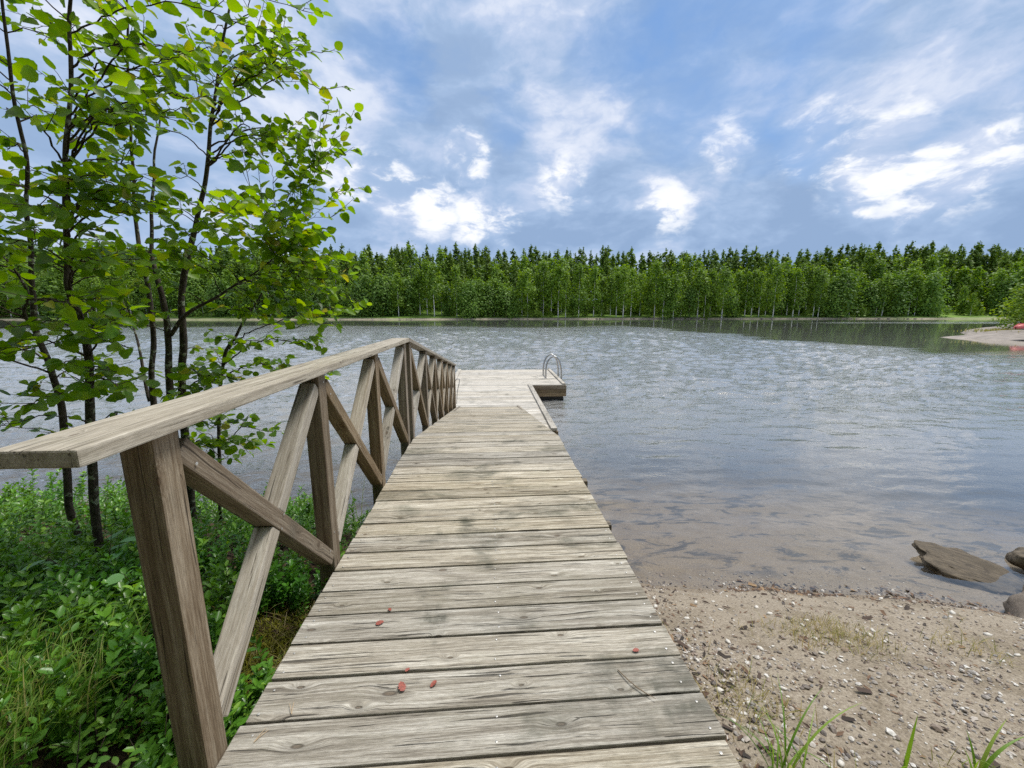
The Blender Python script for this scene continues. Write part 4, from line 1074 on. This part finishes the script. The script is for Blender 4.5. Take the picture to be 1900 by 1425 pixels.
def mass(n, y0, y1, kinds, s0, s1, name, label, mat, keep=.7, pxr=(-140, 2060), zoff=0.):
    Vs, Fs, Rv, off = [], [], [], 0
    for k in range(n):
        kk = kinds[rng.integers(len(kinds))]; h, c = RAW[kk][rng.integers(len(RAW[kk]))]
        p = pxr[0] + (pxr[1] - pxr[0]) * (k + rng.random()) / n
        Y = rng.uniform(y0, y1); X = (p - 908) / 735 * Y
        s = rng.uniform(s0, s1); a = rng.uniform(0, 6.28)
        Q = c[0].reshape(-1, 4, 3); sel = rng.random(len(Q)) < keep; Q = Q[sel]; qc = Q.mean(1, keepdims=True); V = ((Q - qc) * (1 / keep) ** .5 + qc).reshape(-1, 3) * s
        V = V @ np.array([[math.cos(a), math.sin(a), 0], [-math.sin(a), math.cos(a), 0], [0, 0, 1]]) + (X, Y, gz(X, Y) + zoff)
        Vs.append(V); Rv.append(np.clip(c[2].reshape(-1, 4)[sel].reshape(-1) + rng.uniform(-.25, .25), 0, .99)); Fs.append(np.arange(len(V)).reshape(-1, 4) + off); off += len(V)
    me = mesh_from(name, np.concatenate(Vs), np.concatenate(Fs), M[mat], False, np.concatenate(Rv))
    return tag(link(name, me), label, 'forest', None, 'stuff')
mass(330, FS + 24, FS + 60, ['pine'], .95, 1.07, 'forest', 'dense dark conifer forest filling the slope behind the far shore trees', 'pineleaf', .36)
mass(150, FS + 17, FS + 30, ['birch', 'birch', 'willow'], .8, 1.0, 'leafy_thicket', 'leafy thicket filling the gaps between the far shore trees', 'birchleaf', .36)
mass(110, FS + 22, FS + 34, ['willow'], .9, 1.2, 'thicket', 'dark leafy thicket low between the trunks of the far forest', 'willow', .33)
mass(260, FS + 4.5, FS + 20, ['willow'], .2, .5, 'undergrowth', 'low green undergrowth beneath the trees of the far shore', 'shoreleaf', .17)

# wood on the near shore, behind the picture: it shades the faces turned from the lake
Vs, Fs, Rv, off = [], [], [], 0
for k in range(34):
    h, c = RAW['birch' if k % 3 else 'willow'][k % 5]; X = -26 + 52 * (k + rng.random()) / 34; Y = rng.uniform(-13, -5.5) - abs(X) * .05
    s_ = rng.uniform(.75, 1.); Q = c[0].reshape(-1, 4, 3); V = Q.reshape(-1, 3) * s_ + (X, Y, gz(X, Y))
    Vs.append(V); Rv.append(c[2]); Fs.append(np.arange(len(V)).reshape(-1, 4) + off); off += len(V)
tag(link('near_wood', mesh_from('near_wood', np.concatenate(Vs), np.concatenate(Fs), M['birchleaf'], False, np.concatenate(Rv))), 'leafy wood on the near shore behind the walkway', 'forest', None, 'stuff')

# stones along the far waterline
fst = [mesh_from('shore_stone', V_ * (1.3, 1, 1), F_, M['slab'], True) for V_, F_ in peb]
for k in range(60):
    p = random.uniform(1180, 1720) if k < 40 else random.uniform(640, 1180)
    Y = FS + 3; X = (p - 908) / 735 * Y
    Y = FS + 3 * math.sin(X * .023) + 1.6 * math.sin(X * .09 + 1) + random.uniform(.1, .8)
    o = link('shore_stone', random.choice(fst), loc=(X, Y, gz(X, Y) + .05), rot=(0, 0, random.uniform(0, 6)))
    o.scale = (random.uniform(.2, .55),) * 3
    tag(o, 'small pale stone on the waterline of the far shore', 'stone', 'stones along the far waterline')

# cottage on the wooded slope at the right
ct = at(1868, 538, FS + 34); cz = gz(ct.x, ct.y)
cr_ = empty('cottage', (ct.x, ct.y, cz), R(-18)); tag(cr_, 'dark cottage with a grey sheet roof half hidden on the wooded slope', 'cottage')
H0 = ct.z - cz
def cbox(name, x0, x1, y0, y1, z0, z1, mat):
    me = board(x1 - x0, y1 - y0, z1 - z0, .02, mat, name); return link(name, me, cr_, loc=((x0 + x1) / 2, (y0 + y1) / 2, (z0 + z1) / 2))
cbox('wall', -4.2, 4.2, -3, 3, -.5, H0, M['cottage'])
for s in (-1, 1):
    link('roof', board(9.6, 4.0, .16, .01, M['roof'], 'roof'), cr_, mtx=Matrix.Translation((0, s * 1.78, H0 + .78)) @ Matrix.Rotation(s * R(-24), 4, 'X'))
for xx in (-2.6, 0, 2.6):
    w = cbox('window', xx - .6, xx + .6, -3.06, -2.98, H0 - 1.9, H0 - .7, M['frame'])
    link('pane', board(.98, .02, .98, .004, M['pane'], 'pane'), w, loc=(0, -.045, 0))

# rocky point on the right with bush and upturned boat
def slab(x, y, z, size, seed, rz, label):
    return tag(link('rock_slab', rock_mesh('rock_slab', size, M['slab'], seed, 5, .42, .35), loc=(x, y, z), rot=(R(5), R(-7), rz)), label, 'rock')
slab(72.2, 49.2, -.05, (8.4, 4.6, 1.9), 4.2, R(-6), 'pale granite slab tapering into the lake at the rocky point')
slab(60.8, 39.8, -.15, (8.6, 3.6, 2.2), 6.7, R(-12), 'large smooth granite slab in front of the upturned boat')
parts = []
for k in range(1500):
    a, b = random.gauss(0, 1), random.gauss(0, 1)
    x, y = 64.5 + a * 2.4 , 44.6 + b * 1.1
    parts.append(blade(random.uniform(.3, .7), .09, random.uniform(.2, .9), random.uniform(0, 6.28), (x, y, .55), .4, 2))
V, F, ids = join(parts)
tag(link('point_grass', mesh_from('point_grass', V, F, M['dry'], True, (rng.random(len(parts)) * .45)[ids])), 'olive grass growing between the granite slabs of the rocky point', 'grass', None, 'stuff')
for (p, y, Y, s, lb) in ((1893, 604, 46, .40, 'bright green bush behind the upturned boat on the rocky point'), (1935, 600, 50, .55, 'taller green bush at the right edge behind the boat')):
    h, c = RAW['willow'][1]; q = at(p, y, Y)
    root = empty('bush', (q.x, q.y, q.z)); root.scale = (s * 1.25, s * 1.25, s); tag(root, lb, 'bush')
    link('stem', VAR['willow'][1][1], root)
    link('crown', mesh_from('crown', c[0], c[1], M['shoreleaf'], False, c[2]), root)
# upturned red rowing boat
q = at(1906, 610, 44.5)
bo = empty('rowing_boat', q, R(12)); tag(bo, 'faded red rowing boat lying upside down on the granite point', 'boat')
V, F = [], []; nL, nC = 22, 12
for i in range(nL):
    u = -1 + 2 * i / (nL - 1); x = 2.2 * u
    hw = .72 * max(0.03, (1 - abs(u) ** 2.6)) ** .8; hh = .62 * (1 - .25 * abs(u) ** 3)
    for j in range(nC):
        a = math.pi * j / (nC - 1)
        V.append((x, -hw * math.copysign(abs(math.cos(a)) ** .75, math.cos(a)), hh * math.sin(a) ** .8 * (1 - .5 * abs(u) ** 5) - .12 * abs(u) ** 2 * 0))
for i in range(nL - 1):
    for j in range(nC - 1):
        F.append((i * nC + j, i * nC + j + 1, (i + 1) * nC + j + 1, (i + 1) * nC + j))
hull = mesh_from('hull', V, F, M['redboat'], True); ho = link('hull', hull, bo)
sm = ho.modifiers.new('thick', 'SOLIDIFY'); sm.thickness = .03
link('keel', board(4.0, .05, .06, .008, M['redboat'], 'keel'), bo, loc=(0, 0, .645))
for s in (-1, 1):
    P = [Vector((2.2 * u, s * (.74 * max(.03, 1 - abs(u) ** 2.6) ** .8), .0)) for u in np.linspace(-1, 1, 24)]
    V, F = tube(P, [.03] * 24, 6); link('gunwale', mesh_from('gunwale', V, F, M['frame'], True), bo)
